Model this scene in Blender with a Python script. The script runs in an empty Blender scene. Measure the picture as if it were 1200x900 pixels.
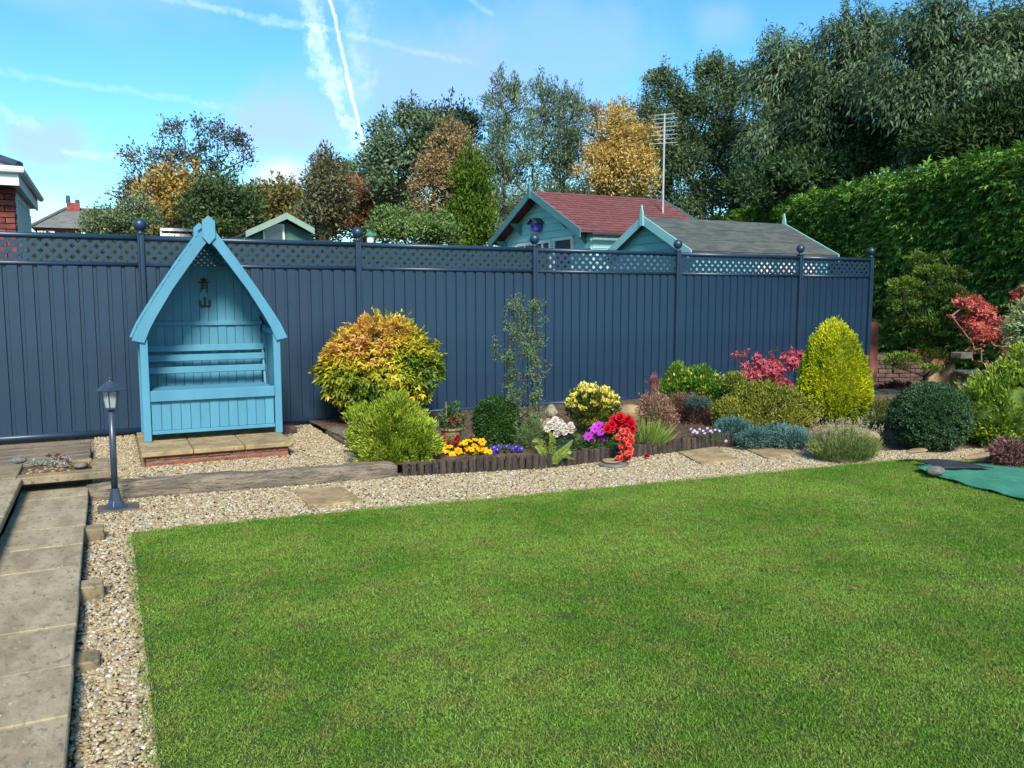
import bpy, bmesh, math, random
import numpy as np
from math import sin, cos, pi, radians, atan, degrees
from mathutils import Vector, Matrix, Euler
random.seed(7); rng = np.random.default_rng(7)
S = bpy.context.scene
COL = S.collection

# ------------------------------------------------------------------ camera
F = 960.0; PITCH = atan(100/960); CH = 1.55
YAW = atan(477/(F*cos(PITCH)+100*sin(PITCH)))
cam = bpy.data.cameras.new('camera'); camo = bpy.data.objects.new('camera', cam); COL.objects.link(camo)
camo.location = (0, 0, CH); camo.rotation_euler = (pi/2-PITCH, 0, -YAW)
cam.sensor_width = 36; cam.lens = 36*F/1200; cam.clip_end = 3000; cam.clip_start = .05
S.camera = camo
S.render.resolution_x = 1024; S.render.resolution_y = 768

def ray(x, y):
    r = x-600; u = 450-y
    fw = F*cos(PITCH)+u*sin(PITCH); up = u*cos(PITCH)-F*sin(PITCH)
    return Vector((fw*sin(YAW)+r*cos(YAW), fw*cos(YAW)-r*sin(YAW), up)), fw
def G(x, y, z=0.0):                       # point of the ground seen at a photo pixel
    d, _ = ray(x, y); return Vector((0, 0, CH))+d*((z-CH)/d.z)
def AT(x, y, D):                          # point at forward distance D
    d, fw = ray(x, y); return Vector((0, 0, CH))+d*(D/fw)
def AY(x, y, Y):
    d, _ = ray(x, y); return Vector((0, 0, CH))+d*(Y/d.y)
def depth(p): return p.x*sin(YAW)+p.y*cos(YAW)

# ------------------------------------------------------------------ light
SUN_EL, SUN_AZ = radians(41), radians(196)       # azimuth of the sun, clockwise from +Y
sd = bpy.data.lights.new('sun', 'SUN'); sd.energy = 2.6; sd.angle = radians(14); sd.color = (1, .94, .84)
so = bpy.data.objects.new('sun', sd); COL.objects.link(so)
sv = Vector((sin(SUN_AZ)*cos(SUN_EL), cos(SUN_AZ)*cos(SUN_EL), sin(SUN_EL)))
so.rotation_euler = sv.to_track_quat('Z', 'Y').to_euler(); so.location = (0, 0, 20)
S.view_settings.view_transform = 'Standard'; S.view_settings.look = 'None'
S.view_settings.exposure = 1.38; S.view_settings.gamma = 1

class NT:
    """small helper to write node trees"""
    def __init__(s, nt): s.nt = nt; s.n = nt.nodes; s.l = nt.links
    def new(s, t, **k):
        o = s.n.new(t)
        for a, b in k.items(): setattr(o, a, b)
        return o
    def set(s, sock, v):
        if hasattr(v, 'is_linked') or isinstance(v, bpy.types.NodeSocket): s.l.new(v, sock)
        else: sock.default_value = v
    def math(s, op, a, b=0.0, c=None, clamp=False):
        o = s.new('ShaderNodeMath', operation=op, use_clamp=clamp)
        s.set(o.inputs[0], a); s.set(o.inputs[1], b)
        if c is not None: s.set(o.inputs[2], c)
        return o.outputs[0]
    def vmath(s, op, a, b=(0, 0, 0), out=0):
        o = s.new('ShaderNodeVectorMath', operation=op); s.set(o.inputs[0], a)
        if op == 'SCALE': s.set(o.inputs[3], b)
        else: s.set(o.inputs[1], b)
        return o.outputs[out]
    def mix(s, f, a, b, mode='MIX'):
        o = s.new('ShaderNodeMix', data_type='RGBA', blend_type=mode)
        s.set(o.inputs[0], f); s.set(o.inputs[6], a); s.set(o.inputs[7], b); return o.outputs[2]
    def noise(s, vec, scale, detail=3, rough=.55, out=0, dist=0):
        o = s.new('ShaderNodeTexNoise'); s.set(o.inputs['Vector'], vec); o.inputs['Scale'].default_value = scale
        o.inputs['Detail'].default_value = detail; o.inputs['Roughness'].default_value = rough
        o.inputs['Distortion'].default_value = dist; return o.outputs[out]
    def ss(s, v, a, b, lo=0.0, hi=1.0):
        o = s.new('ShaderNodeMapRange', interpolation_type='SMOOTHSTEP')
        s.set(o.inputs[0], v)
        for i, q in enumerate((a, b, lo, hi)): o.inputs[1+i].default_value = q
        return o.outputs[0]
    def ramp(s, f, stops, interp='LINEAR'):
        o = s.new('ShaderNodeValToRGB'); s.set(o.inputs[0], f); e = o.color_ramp.elements; o.color_ramp.interpolation = interp
        while len(e) < len(stops): e.new(.5)
        for k, (p, c) in enumerate(stops): e[k].position = p; e[k].color = (*c[:3], 1)
        return o.outputs[0]
def lin(v): v /= 255; return v/12.92 if v <= .04045 else ((v+.055)/1.055)**2.4
def c(r, g, b, k=.62): return (lin(r)*k, lin(g)*k, lin(b)*k)

world = bpy.data.worlds.new('World'); S.world = world; world.use_nodes = True
w = NT(world.node_tree); w.n.clear()
bg = w.new('ShaderNodeBackground'); wo = w.new('ShaderNodeOutputWorld'); w.l.new(bg.outputs[0], wo.inputs[0])
sky = w.new('ShaderNodeTexSky', sky_type='NISHITA', sun_disc=False, sun_elevation=SUN_EL, sun_rotation=SUN_AZ)
sky.air_density = 1.0; sky.dust_density = .6; sky.ozone_density = 2.0
d_ = w.new('ShaderNodeTexCoord').outputs['Generated']
dv = w.vmath('NORMALIZE', d_)
sep = w.new('ShaderNodeSeparateXYZ'); w.l.new(dv, sep.inputs[0])
hs = w.new('ShaderNodeHueSaturation'); hs.inputs['Saturation'].default_value = 1.22; w.l.new(sky.outputs[0], hs.inputs['Color'])
skyc = w.mix(1.0, hs.outputs[0], (.74, 1.10, 1.14, 1), 'MULTIPLY')
# soft lilac cloud patches and a white puff near the horizon, everywhere round the sky
wn = w.noise(w.vmath('MULTIPLY', dv, (1, 1, 2.0)), 2.4, 4, .5)
cm = w.math('MULTIPLY', w.ss(wn, .50, .72), .30)
skyc = w.mix(cm, skyc, (4.2, 4.9, 6.8, 1))
def puff(px, py, rad, amt, colr, squash=1.6):
    global skyc
    dd = ray(px, py)[0].normalized()
    df = w.vmath('SUBTRACT', dv, tuple(dd)); df = w.vmath('MULTIPLY', df, (1, 1, squash))
    ln = w.vmath('LENGTH', df, out=1)
    nz = w.noise(dv, 16, 5, .6)
    ln = w.math('ADD', ln, w.math('MULTIPLY', w.math('SUBTRACT', nz, .5), rad*1.1))
    skyc = w.mix(w.math('MULTIPLY', w.ss(ln, rad, rad*.2), amt), skyc, (*colr, 1))
puff(335, 150, .11, .8, (2.6, 3.6, 6.2)); puff(50, 170, .07, .8, (2.6, 3.7, 6.2)); puff(500, 95, .15, .75, (2.2, 3.4, 6.3))
puff(650, 60, .16, .6, (2.1, 3.4, 6.3)); puff(335, 208, .05, .85, (5.2, 5.4, 6.4)); puff(845, 25, .05, .4, (2.5, 3.6, 6.4)); puff(45, 245, .05, .6, (4.4, 5.2, 6.4))
def trail(a, b, wid, amt, wisp=0.4, freq=30, wid2=None):
    """condensation trail between two directions"""
    global skyc
    A = ray(*a)[0].normalized(); B = ray(*b)[0].normalized()
    n = A.cross(B).normalized(); u = (B-A); L = u.length; u.normalize(); M = (A+B)/2; t0 = M.dot(u)
    nz = w.noise(dv, freq, 5, .65)
    s_ = w.vmath('DOT_PRODUCT', dv, tuple(n), out=1)
    s_ = w.math('ADD', s_, w.math('MULTIPLY', w.math('SUBTRACT', nz, .5), wid*2.2*wisp*2))
    s_ = w.math('ABSOLUTE', s_)
    t = w.math('SUBTRACT', w.vmath('DOT_PRODUCT', dv, tuple(u), out=1), t0)     # -L/2..L/2
    tt = w.math('ABSOLUTE', t)
    m = w.ss(s_, wid, wid*.1)
    m = w.math('MULTIPLY', m, w.ss(tt, L*.52, L*.36))
    nn = w.ss(w.noise(dv, freq*2.2, 4, .7), .28, .62)
    m = w.math('MULTIPLY', m, w.math('ADD', w.math('MULTIPLY', nn, wisp), 1-wisp))
    front = w.ss(w.vmath('DOT_PRODUCT', dv, tuple(M.normalized()), out=1), .3, .5)
    m = w.math('MULTIPLY', w.math('MULTIPLY', m, front), amt)
    skyc = w.mix(m, skyc, (6.6, 7.4, 7.6, 1))
trail((378, -40), (415, 122), .0030, .7, .5, 60); trail((404, 80), (434, 200), .0030, .7, .5, 60)
trail((352, -60), (382, 105), .016, .30, .8, 40); trail((362, 20), (400, 112), .013, .38, 1.0, 60); trail((380, 92), (432, 192), .0110, .42, .95, 60)
trail((405, -60), (425, 130), .020, .16, .9, 30)
trail((150, -12), (360, 32), .0060, .20, .8); trail((330, 22), (560, 76), .0050, .12, .8)
trail((-120, 62), (290, 130), .0060, .11, .8); trail((-120, 60), (55, 160), .010, .16, .8); trail((66, 174), (162, 186), .006, .25, .8)
trail((520, -20), (580, 20), .004, .15, .6)
w.l.new(skyc, bg.inputs[0]); bg.inputs[1].default_value = 0.082

# ------------------------------------------------------------------ materials
def newmat(name):
    m = bpy.data.materials.new(name); m.use_nodes = True; t = NT(m.node_tree); t.n.clear()
    out = t.new('ShaderNodeOutputMaterial'); p = t.new('ShaderNodeBsdfPrincipled'); t.l.new(p.outputs[0], out.inputs[0])
    return m, t, p, out
def surf(name, c1, c2=None, rough=.7, scale=6, bump=0, bscale=40, rnd=0, stretch=(1, 1, 1), spots=None, metallic=0, spec=.4, coord='Object', c3=None, thr=(.35, .65)):
    m, t, p, out = newmat(name)
    vec = t.new('ShaderNodeTexCoord').outputs[coord]
    oi = t.new('ShaderNodeObjectInfo')
    vec = t.vmath('ADD', vec, t.vmath('SCALE', oi.outputs['Random'], 0.0) if False else vec) if False else vec
    vec = t.vmath('MULTIPLY', vec, stretch)
    if rnd:
        off = t.new('ShaderNodeCombineXYZ'); t.l.new(t.math('MULTIPLY', oi.outputs['Random'], 37.0), off.inputs[0]); t.l.new(t.math('MULTIPLY', oi.outputs['Random'], 91.0), off.inputs[1])
        vec = t.vmath('ADD', vec, off.outputs[0])
    c2 = c2 or c1
    colr = t.mix(t.ss(t.noise(vec, scale, 6, .6), *thr), (*c1, 1), (*c2, 1))
    if c3: colr = t.mix(t.ss(t.noise(vec, scale*4.3, 5, .65), .52, .68), colr, (*c3, 1))
    if spots:
        cs_, sc, th = spots
        colr = t.mix(t.ss(t.noise(vec, sc, 2, .5), th, th+.06), colr, (*cs_, 1))
    if rnd:
        hv = t.new('ShaderNodeHueSaturation'); t.l.new(colr, hv.inputs['Color'])
        t.l.new(t.math('ADD', t.math('MULTIPLY', oi.outputs['Random'], rnd), 1-rnd/2), hv.inputs['Value'])
        colr = hv.outputs[0]
    t.l.new(colr, p.inputs['Base Color']); p.inputs['Roughness'].default_value = rough
    p.inputs['Metallic'].default_value = metallic; p.inputs['Specular IOR Level'].default_value = spec
    if bump:
        b = t.new('ShaderNodeBump'); b.inputs['Strength'].default_value = 1; b.inputs['Distance'].default_value = bump
        t.l.new(t.noise(vec, bscale, 6, .65), b.inputs['Height']); t.l.new(b.outputs[0], p.inputs['Normal'])
    return m
M = {}
M['fence'] = surf('fence_paint', c(44, 72, 98, .52), c(38, 64, 89, .52), .38, 1.2, .0006, 160, spec=.5)
M['blue'] = surf('arbour_paint', c(94, 162, 186, .66), c(84, 150, 176, .66), .55, 3, .0012, 30, .10, (1, 1, .12), c3=c(78, 146, 172, .78))
M['black'] = surf('black_metal', (.02, .02, .02), (.03, .03, .03), .5)
M['slab'] = surf('sandstone_slab', c(184, 158, 112, .72), c(150, 128, 92, .72), .85, 5, .004, 45, .14, c3=c(120, 104, 80, .7))
M['path'] = surf('path_slab', c(176, 160, 130, .74), c(146, 132, 104, .74), .9, 5, .008, 26, .12, (1.5, .7, 1), spots=(c(200, 192, 166), 30, .68), c3=c(126, 118, 96, .7))
M['coping'] = surf('coping_stone', c(170, 150, 116, .66), c(136, 120, 92, .66), .9, 5, .006, 50, .10, c3=c(112, 100, 78, .66))
M['concrete'] = surf('grey_concrete', c(120, 112, 96, .6), c(88, 84, 74, .6), .9, 8, .006, 40, .1)
M['brick'] = surf('red_brick', c(176, 92, 66, .7), c(138, 68, 52, .7), .9, 14, .005, 60, .35, c3=c(170, 130, 112, .6))
M['brick_dark'] = surf('old_brick', c(128, 96, 86, .62), c(94, 68, 62, .62), .9, 12, .005, 60, .4, c3=c(134, 116, 104, .6))
M['brick_edge'] = surf('brick_on_edge', c(134, 68, 56, .62), c(108, 56, 50, .62), .9, 12, .005, 60, .35)
M['brick_house'] = surf('house_brick', c(158, 78, 66, .75), c(110, 58, 54, .75), .9, 6, .004, 60, .55)
M['mortar'] = surf('mortar', c(150, 138, 120, .6), c(120, 110, 96, .6), .95, 20, .003, 70)
M['sleeper'] = surf('weathered_oak', c(164, 146, 122, .66), c(116, 104, 90, .66), .9, 5, .022, 13, 0, (.5, 5, 5), c3=c(52, 48, 46, .6))
M['log'] = surf('dark_log', c(92, 76, 66, .60), c(56, 46, 42, .60), .9, 9, .007, 26, .5, (3, 3, .5), c3=c(122, 106, 92, .55))
M['soil'] = surf('garden_soil', c(128, 104, 78, .55), c(86, 68, 52, .55), .95, 2.5, .02, 22, c3=c(150, 128, 100, .55))
M['ground'] = surf('rough_ground', c(96, 100, 60, .5), c(90, 80, 56, .5), .95, .8, .01, 10, coord='Object')
M['bark'] = surf('bark', c(104, 90, 76, .55), c(66, 56, 48, .55), .9, 8, .01, 30, 0, (4, 4, .8))
M['twig'] = surf('pale_twig', c(170, 140, 110, .6), c(130, 100, 80, .6), .85, 8)
M['teal'] = surf('shed_paint', c(150, 200, 190, 1.0), c(138, 188, 180, 1.0), .7, 3, .001, 60, .06, (.3, .3, 3))
M['teal_dark'] = surf('shed_trim', c(92, 146, 150, .7), c(84, 136, 142, .7), .6, 3)
M['teal_pale'] = surf('shed_trim_pale', c(146, 200, 196, .8), c(136, 190, 188, .8), .6, 3)
M['teal2'] = surf('small_shed_paint', c(118, 178, 176, .85), c(108, 166, 166, .85), .7, 3, .001, 60, .06, (.3, .3, 3))
M['green_shed'] = surf('green_shed_paint', c(84, 128, 116, .6), c(74, 116, 106, .6), .7, 3)
M['white'] = surf('white_paint', (.72, .72, .70), (.66, .66, .64), .5, 4)
M['cream'] = surf('white_upvc', (.66, .68, .66), (.6, .62, .6), .4, 3)
M['purple'] = surf('purple_paint', c(108, 92, 190, .8), c(96, 80, 176, .8), .6)
M['shingle'] = surf('red_shingle', c(140, 84, 82, .62), c(122, 72, 72, .62), .9, 9, .004, 120, .22)
M['felt'] = surf('mineral_felt', c(108, 112, 106, .56), c(78, 84, 80, .56), .95, 3.5, .003, 120, .1, (1, 2.5, 1), c3=c(78, 84, 82, .6))
M['slate'] = surf('grey_roof_tile', c(134, 132, 124, .66), c(114, 112, 108, .66), .85, 3, .01, 30, .15)
M['gutter'] = surf('black_gutter', (.02, .022, .025), (.03, .03, .03), .4)
M['lamp'] = surf('lamp_metal', c(62, 74, 90, .75), c(48, 58, 72, .75), .35, 5, spec=.6)
M['stone_grey'] = surf('grey_stone', c(150, 146, 138, .6), c(112, 108, 102, .6), .9, 12, .006, 60, .2, c3=c(90, 90, 80, .6))
M['statue'] = surf('weathered_statue', c(190, 176, 146, .66), c(146, 136, 112, .66), .9, 12, .006, 50, 0, c3=c(90, 92, 70, .6))
M['sandrock'] = surf('sand_rock', c(190, 160, 116, .6), c(156, 128, 92, .6), .9, 6, .01, 30, .2)
M['terracotta'] = surf('terracotta', c(186, 116, 84, .65), c(160, 98, 70, .65), .8, 8, .002, 60)
M['clay_pale'] = surf('pale_clay', c(176, 150, 112, .65), c(150, 126, 92, .65), .8, 8, .002, 60)
M['greenpot'] = surf('green_plastic', c(28, 72, 60, .8), c(24, 64, 54, .8), .4)
M['mat_green'] = surf('green_matting', c(66, 150, 118, .62), c(54, 132, 104, .62), .8, 3, .002, 200, c3=c(92, 160, 134, .62))
M['mat_black'] = surf('black_matting', c(56, 60, 70, .62), c(42, 46, 56, .62), .75, 5, .003, 120)
M['pole'] = surf('galvanised_pole', (.36, .37, .38), (.3, .31, .32), .4, 5)
M['straw'] = surf('bare_twig', c(168, 148, 116, .6), c(140, 120, 92, .6), .9)
def glassmat(name, colr, rough=.05, alpha=.35):
    m, t, p, out = newmat(name); p.inputs['Base Color'].default_value = (*colr, 1); p.inputs['Roughness'].default_value = rough
    p.inputs['Alpha'].default_value = alpha; p.inputs['Specular IOR Level'].default_value = .8; return m
M['glass'] = glassmat('window_glass', (.03, .04, .05), .18, 1.0)
M['lampglass'] = glassmat('lantern_glass', (.5, .56, .56), .08, .38)
# leaves: colour stored per leaf, a little light passes through
def leafmat(name, trans=.28, rough=.5, spec=.35):
    m, t, p, out = newmat(name)
    a = t.new('ShaderNodeAttribute', attribute_name='Col'); t.l.new(a.outputs['Color'], p.inputs['Base Color'])
    p.inputs['Roughness'].default_value = rough; p.inputs['Specular IOR Level'].default_value = spec
    tr = t.new('ShaderNodeBsdfTranslucent'); t.l.new(a.outputs['Color'], tr.inputs[0])
    mx = t.new('ShaderNodeMixShader'); mx.inputs[0].default_value = trans
    t.l.new(p.outputs[0], mx.inputs[1]); t.l.new(tr.outputs[0], mx.inputs[2]); t.l.new(mx.outputs[0], out.inputs[0]); return m
M['leaf'] = leafmat('leaf'); M['needle'] = leafmat('needle', .18, .65, .2); M['petal'] = leafmat('petal', .3, .6, .2)
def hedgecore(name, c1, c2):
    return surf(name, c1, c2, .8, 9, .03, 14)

# ------------------------------------------------------------------ object helpers
ORG = {}
def org(o): return ORG.get(o.name, Vector((0, 0, 0))) if o else Vector((0, 0, 0))
def props(o, label=None, cat=None, group=None, kind=None):
    if label: o['label'] = label
    if cat: o['category'] = cat
    if group: o['group'] = group
    if kind: o['kind'] = kind
    return o
def thing(name, label, cat, loc=(0, 0, 0), group=None):
    o = bpy.data.objects.new(name, None); COL.objects.link(o); o.location = loc; o.empty_display_size = .1
    ORG[o.name] = Vector(loc); return props(o, label, cat, group)
def link(name, me, parent, wloc):
    o = bpy.data.objects.new(name, me); COL.objects.link(o)
    if parent: o.parent = parent
    o.location = Vector(wloc)-org(parent); ORG[o.name] = Vector(wloc); return o
def inst(name, me, parent, wloc, rot=(0, 0, 0), scale=(1, 1, 1)):
    o = link(name, me, parent, wloc); o.rotation_euler = rot; o.scale = scale; return o
class MB:
    def __init__(s): s.v = []; s.f = []
    def add(s, vs, fs):
        b = len(s.v); s.v += [tuple(q) for q in vs]; s.f += [tuple(b+i for i in f) for f in fs]; return s
    def box(s, x0, x1, y0, y1, z0, z1):
        return s.add([(x0, y0, z0), (x1, y0, z0), (x1, y1, z0), (x0, y1, z0), (x0, y0, z1), (x1, y0, z1), (x1, y1, z1), (x0, y1, z1)],
                     [(0, 3, 2, 1), (4, 5, 6, 7), (0, 1, 5, 4), (1, 2, 6, 5), (2, 3, 7, 6), (3, 0, 4, 7)])
    def bar(s, a, b, wy, wz, up=(0, 0, 1)):
        a = Vector(a); b = Vector(b); d = (b-a).normalized(); u = Vector(up)
        sd_ = d.cross(u)
        if sd_.length < 1e-4: sd_ = d.cross(Vector((0, 1, 0)))
        sd_.normalize(); u = sd_.cross(d); h = sd_*wy/2; k = u*wz/2
        return s.add([a-h-k, a+h-k, a+h+k, a-h+k, b-h-k, b+h-k, b+h+k, b-h+k],
                     [(0, 3, 2, 1), (4, 5, 6, 7), (0, 1, 5, 4), (1, 2, 6, 5), (2, 3, 7, 6), (3, 0, 4, 7)])
    def prism(s, poly, ax, a, b):
        """polygon in the plane normal to axis ax, from a to b"""
        n = len(poly)
        def pt(p, t): return {'x': (t, p[0], p[1]), 'y': (p[0], t, p[1]), 'z': (p[0], p[1], t)}[ax]
        vs = [pt(p, a) for p in poly]+[pt(p, b) for p in poly]
        fs = [tuple(range(n))[::-1], tuple(range(n, 2*n))]+[(i, (i+1) % n, n+(i+1) % n, n+i) for i in range(n)]
        return s.add(vs, fs)
    def strip(s, A, B, ax, a, b):
        """solid band between two polylines A and B, extruded along ax"""
        for i in range(len(A)-1): s.prism([A[i], A[i+1], B[i+1], B[i]], ax, a, b)
        return s
    def tube(s, pts, rad, n=8, cap=True):
        pts = [Vector(p) for p in pts]; rad = rad if hasattr(rad, '__len__') else [rad]*len(pts)
        b = len(s.v); ref = None
        for i, p in enumerate(pts):
            d = (pts[min(i+1, len(pts)-1)]-pts[max(i-1, 0)]).normalized()
            if ref is None: ref = d.cross(Vector((0, 0, 1)) if abs(d.z) < .9 else Vector((1, 0, 0))).normalized()
            ref = (ref-d*ref.dot(d)).normalized(); q = d.cross(ref)
            for k in range(n):
                a = 2*pi*k/n; s.v.append(tuple(p+(ref*cos(a)+q*sin(a))*rad[i]))
        for i in range(len(pts)-1):
            for k in range(n): s.f.append((b+i*n+k, b+i*n+(k+1) % n, b+(i+1)*n+(k+1) % n, b+(i+1)*n+k))
        if cap: s.f.append(tuple(b+k for k in range(n))[::-1]); s.f.append(tuple(b+(len(pts)-1)*n+k for k in range(n)))
        return s
    def lathe(s, cen, prof, n=16, sx=1, sy=1, rot=0):
        b = len(s.v); cx, cy, cz = cen
        for r, z in prof:
            for k in range(n):
                a = 2*pi*k/n+rot; s.v.append((cx+r*cos(a)*sx, cy+r*sin(a)*sy, cz+z))
        for i in range(len(prof)-1):
            for k in range(n): s.f.append((b+i*n+k, b+i*n+(k+1) % n, b+(i+1)*n+(k+1) % n, b+(i+1)*n+k))
        s.f.append(tuple(b+k for k in range(n))[::-1]); s.f.append(tuple(b+(len(prof)-1)*n+k for k in range(n)))
        return s
    def blob(s, cen, rad, sub=2, amp=.12, seed=0, freq=2.0):
        bm = bmesh.new(); bmesh.ops.create_icosphere(bm, subdivisions=sub, radius=1)
        r = random.Random(seed); ph = [(Vector((r.uniform(-1, 1), r.uniform(-1, 1), r.uniform(-1, 1)))*freq*1.6, r.uniform(0, 6)) for _ in range(6)]
        b = len(s.v)
        for v in bm.verts:
            k = 1+amp*sum(sin(v.co.dot(q)+p_) for q, p_ in ph)/3
            s.v.append((cen[0]+v.co.x*rad[0]*k, cen[1]+v.co.y*rad[1]*k, cen[2]+v.co.z*rad[2]*k))
        s.f += [tuple(b+v.index for v in f.verts) for f in bm.faces]; bm.free(); return s
    def mesh(s, name, o, mat, bev=0, smooth=False, seg=1):
        me = bpy.data.meshes.new(name); o = Vector(o)
        me.from_pydata([tuple(Vector(v)-o) for v in s.v], [], s.f); me.validate()
        bm = bmesh.new(); bm.from_mesh(me)
        bmesh.ops.recalc_face_normals(bm, faces=bm.faces)
        if bev: bmesh.ops.bevel(bm, geom=[e for e in bm.edges if len(e.link_faces) == 2 and e.calc_face_angle(0) > .5], offset=bev, segments=seg, affect='EDGES', clamp_overlap=True)
        bm.to_mesh(me); bm.free()
        if smooth: me.polygons.foreach_set('use_smooth', [True]*len(me.polygons))
        me.materials.append(mat); return me
    def build(s, name, mat, parent=None, bev=0, smooth=False, base=None, seg=1):
        if base is None:
            a = np.array(s.v); base = Vector(((a[:, 0].min()+a[:, 0].max())/2, (a[:, 1].min()+a[:, 1].max())/2, a[:, 2].min()))
        me = s.mesh(name, base, mat, bev, smooth, seg); return link(name, me, parent, base)
def grid(name, x0, x1, y0, y1, nx, ny, zf, mat, inside=None):
    xs = np.linspace(x0, x1, nx+1); ys = np.linspace(y0, y1, ny+1); vs = []; idx = {}
    fs = []
    for j, y in enumerate(ys):
        for i, x in enumerate(xs): vs.append((x, y, zf(x, y)))
    for j in range(ny):
        for i in range(nx):
            if inside is None or inside((xs[i]+xs[i+1])/2, (ys[j]+ys[j+1])/2):
                a = j*(nx+1)+i; fs.append((a, a+1, a+nx+2, a+nx+1))
    me = bpy.data.meshes.new(name); me.from_pydata(vs, [], fs); me.materials.append(mat)
    me.polygons.foreach_set('use_smooth', [True]*len(me.polygons))
    o = bpy.data.objects.new(name, me); COL.objects.link(o); return o
def polysheet(name, pts, z, mat, parent=None):
    me = bpy.data.meshes.new(name); me.from_pydata([(p[0], p[1], z) for p in pts], [], [tuple(range(len(pts)))]); me.materials.append(mat)
    o = bpy.data.objects.new(name, me); COL.objects.link(o); return o

# ------------------------------------------------------------------ leaves
def nrm(a): return a/np.maximum(np.linalg.norm(a, axis=1, keepdims=True), 1e-9)
def vnoise(P, fr, seed):
    r = np.random.default_rng(seed); o = np.zeros(len(P))
    for k in range(5):
        q = r.normal(size=3); q = q/np.linalg.norm(q)*fr*r.uniform(.6, 1.7); o += np.sin(P@q+r.uniform(0, 6.28))
    return np.clip(.5+o/5*.75, 0, 1)
def palette(P, pal, fr, seed, bias=None, j=.5):
    """each leaf picks its own colour; neighbours in a clump tend to be alike"""
    n = len(P); t = vnoise(P, fr, seed)*(1-j)+rng.random(n)*j
    if bias is not None: t = t+bias
    t = np.clip(t, 0, .999)*(len(pal)-1); i = t.astype(int); f = (t-i)[:, None]; pal = np.array(pal)
    C = pal[i]*(1-f)+pal[i+1]*f
    return C*rng.uniform(.82, 1.18, (n, 1))*1.3
def leafobj(name, parent, P, D, N, L, W, C, mat, base=None, cup=.12, obj=True):
    n = len(P); D = nrm(D); Sd = nrm(np.cross(D, N)); N2 = nrm(np.cross(Sd, D))
    L = np.broadcast_to(np.asarray(L, float), (n,))[:, None]; W = np.broadcast_to(np.asarray(W, float), (n,))[:, None]
    base = np.array(base if base is not None else P.mean(0)); P = P-base
    V = np.stack([P, P+D*L*.45+Sd*W/2+N2*L*cup, P+D*L, P+D*L*.45-Sd*W/2+N2*L*cup], 1).reshape(-1, 3)
    me = bpy.data.meshes.new(name); me.vertices.add(4*n); me.vertices.foreach_set('co', V.ravel().astype(np.float32))
    me.loops.add(4*n); me.loops.foreach_set('vertex_index', np.arange(4*n, dtype=np.int32))
    me.polygons.add(n); me.polygons.foreach_set('loop_start', np.arange(0, 4*n, 4, dtype=np.int32)); me.polygons.foreach_set('loop_total', np.full(n, 4, dtype=np.int32))
    me.update(calc_edges=True)
    at = me.color_attributes.new('Col', 'FLOAT_COLOR', 'POINT')
    cc = np.ones((4*n, 4), np.float32); cc[:, :3] = np.repeat(C, 4, 0); at.data.foreach_set('color', cc.ravel())
    me.materials.append(mat)
    return link(name, me, parent, Vector(base)) if obj else me
def rdir(n, r=rng):
    return nrm(r.normal(size=(n, 3)))
def bush(parent, blobs, n, L, W, k, cs, pal, o=1., u=.3, r=.6, fr=3, bias=None, zmin=None, mat='leaf', name='foliage', fill=.25, seed=1, shell=.82, flat=1., bumpy=.12, j=.5, topbias=0, lobes=1):
    """blobs: (centre, radii). Leaves sit in k clumps spread over the blobs' outer shells, the rest fill the inside"""
    B = [(np.array(b[0], float), np.array(b[1], float)) for b in blobs]
    wt = np.array([(b[1].prod())**.67 for b in B]); wt /= wt.sum()
    bi = rng.choice(len(B), k, p=wt); bc = np.array([b[0] for b in B])[bi]; br = np.array([b[1] for b in B])[bi]
    d = rdir(k)
    if topbias: d[:, 2] = np.where(rng.random(k) < topbias, np.abs(d[:, 2]), d[:, 2])
    bump = 1+bumpy*(vnoise(d*1.0, 4, seed)-.5)*2
    rr = rng.uniform(shell, 1.0, k)*bump
    inner = rng.random(k) < fill; rr[inner] = rng.uniform(.25, shell, inner.sum())
    CC = bc+br*d*rr[:, None]
    # drop clump centres buried in another blob
    keep = np.ones(k, bool)
    for b in range(len(B)):
        q = np.linalg.norm((CC-B[b][0])/B[b][1], axis=1); keep &= ~((q < .5) & (bi != b) & (rng.random(k) < .7))
    CC = CC[keep]; d = d[keep]; k = len(CC)
    ci = rng.integers(0, k, n); P = CC[ci]+rng.normal(size=(n, 3))*cs*np.array([1, 1, flat])
    if zmin is not None:
        m = P[:, 2] > zmin; P = P[m]; ci = ci[m]; n = len(P)
    D = d[ci]*o+np.array([0, 0, u])+rdir(n)*r
    N = nrm(d[ci]+np.array([0, 0, .6])+rdir(n)*.7)
    C = palette(P, pal, fr, seed, bias(P) if bias else None, j)
    sz = rng.uniform(.7, 1.25, n)
    if lobes > 1:
        Pn, Dn, Nn, Cn, Sn = [], [], [], [], []
        Sx = nrm(np.cross(nrm(D), N))
        for a in np.linspace(-1.1, 1.1, lobes):
            Pn.append(P); Dn.append(nrm(nrm(D)*cos(a)+Sx*sin(a))); Nn.append(N); Cn.append(C); Sn.append(sz*(1-.25*abs(a)))
        P, D, N, C, sz = (np.concatenate(q) for q in (Pn, Dn, Nn, Cn, Sn))
    return leafobj(name, parent, P, D, N, L*sz, W*sz, C, M[mat])
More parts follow.
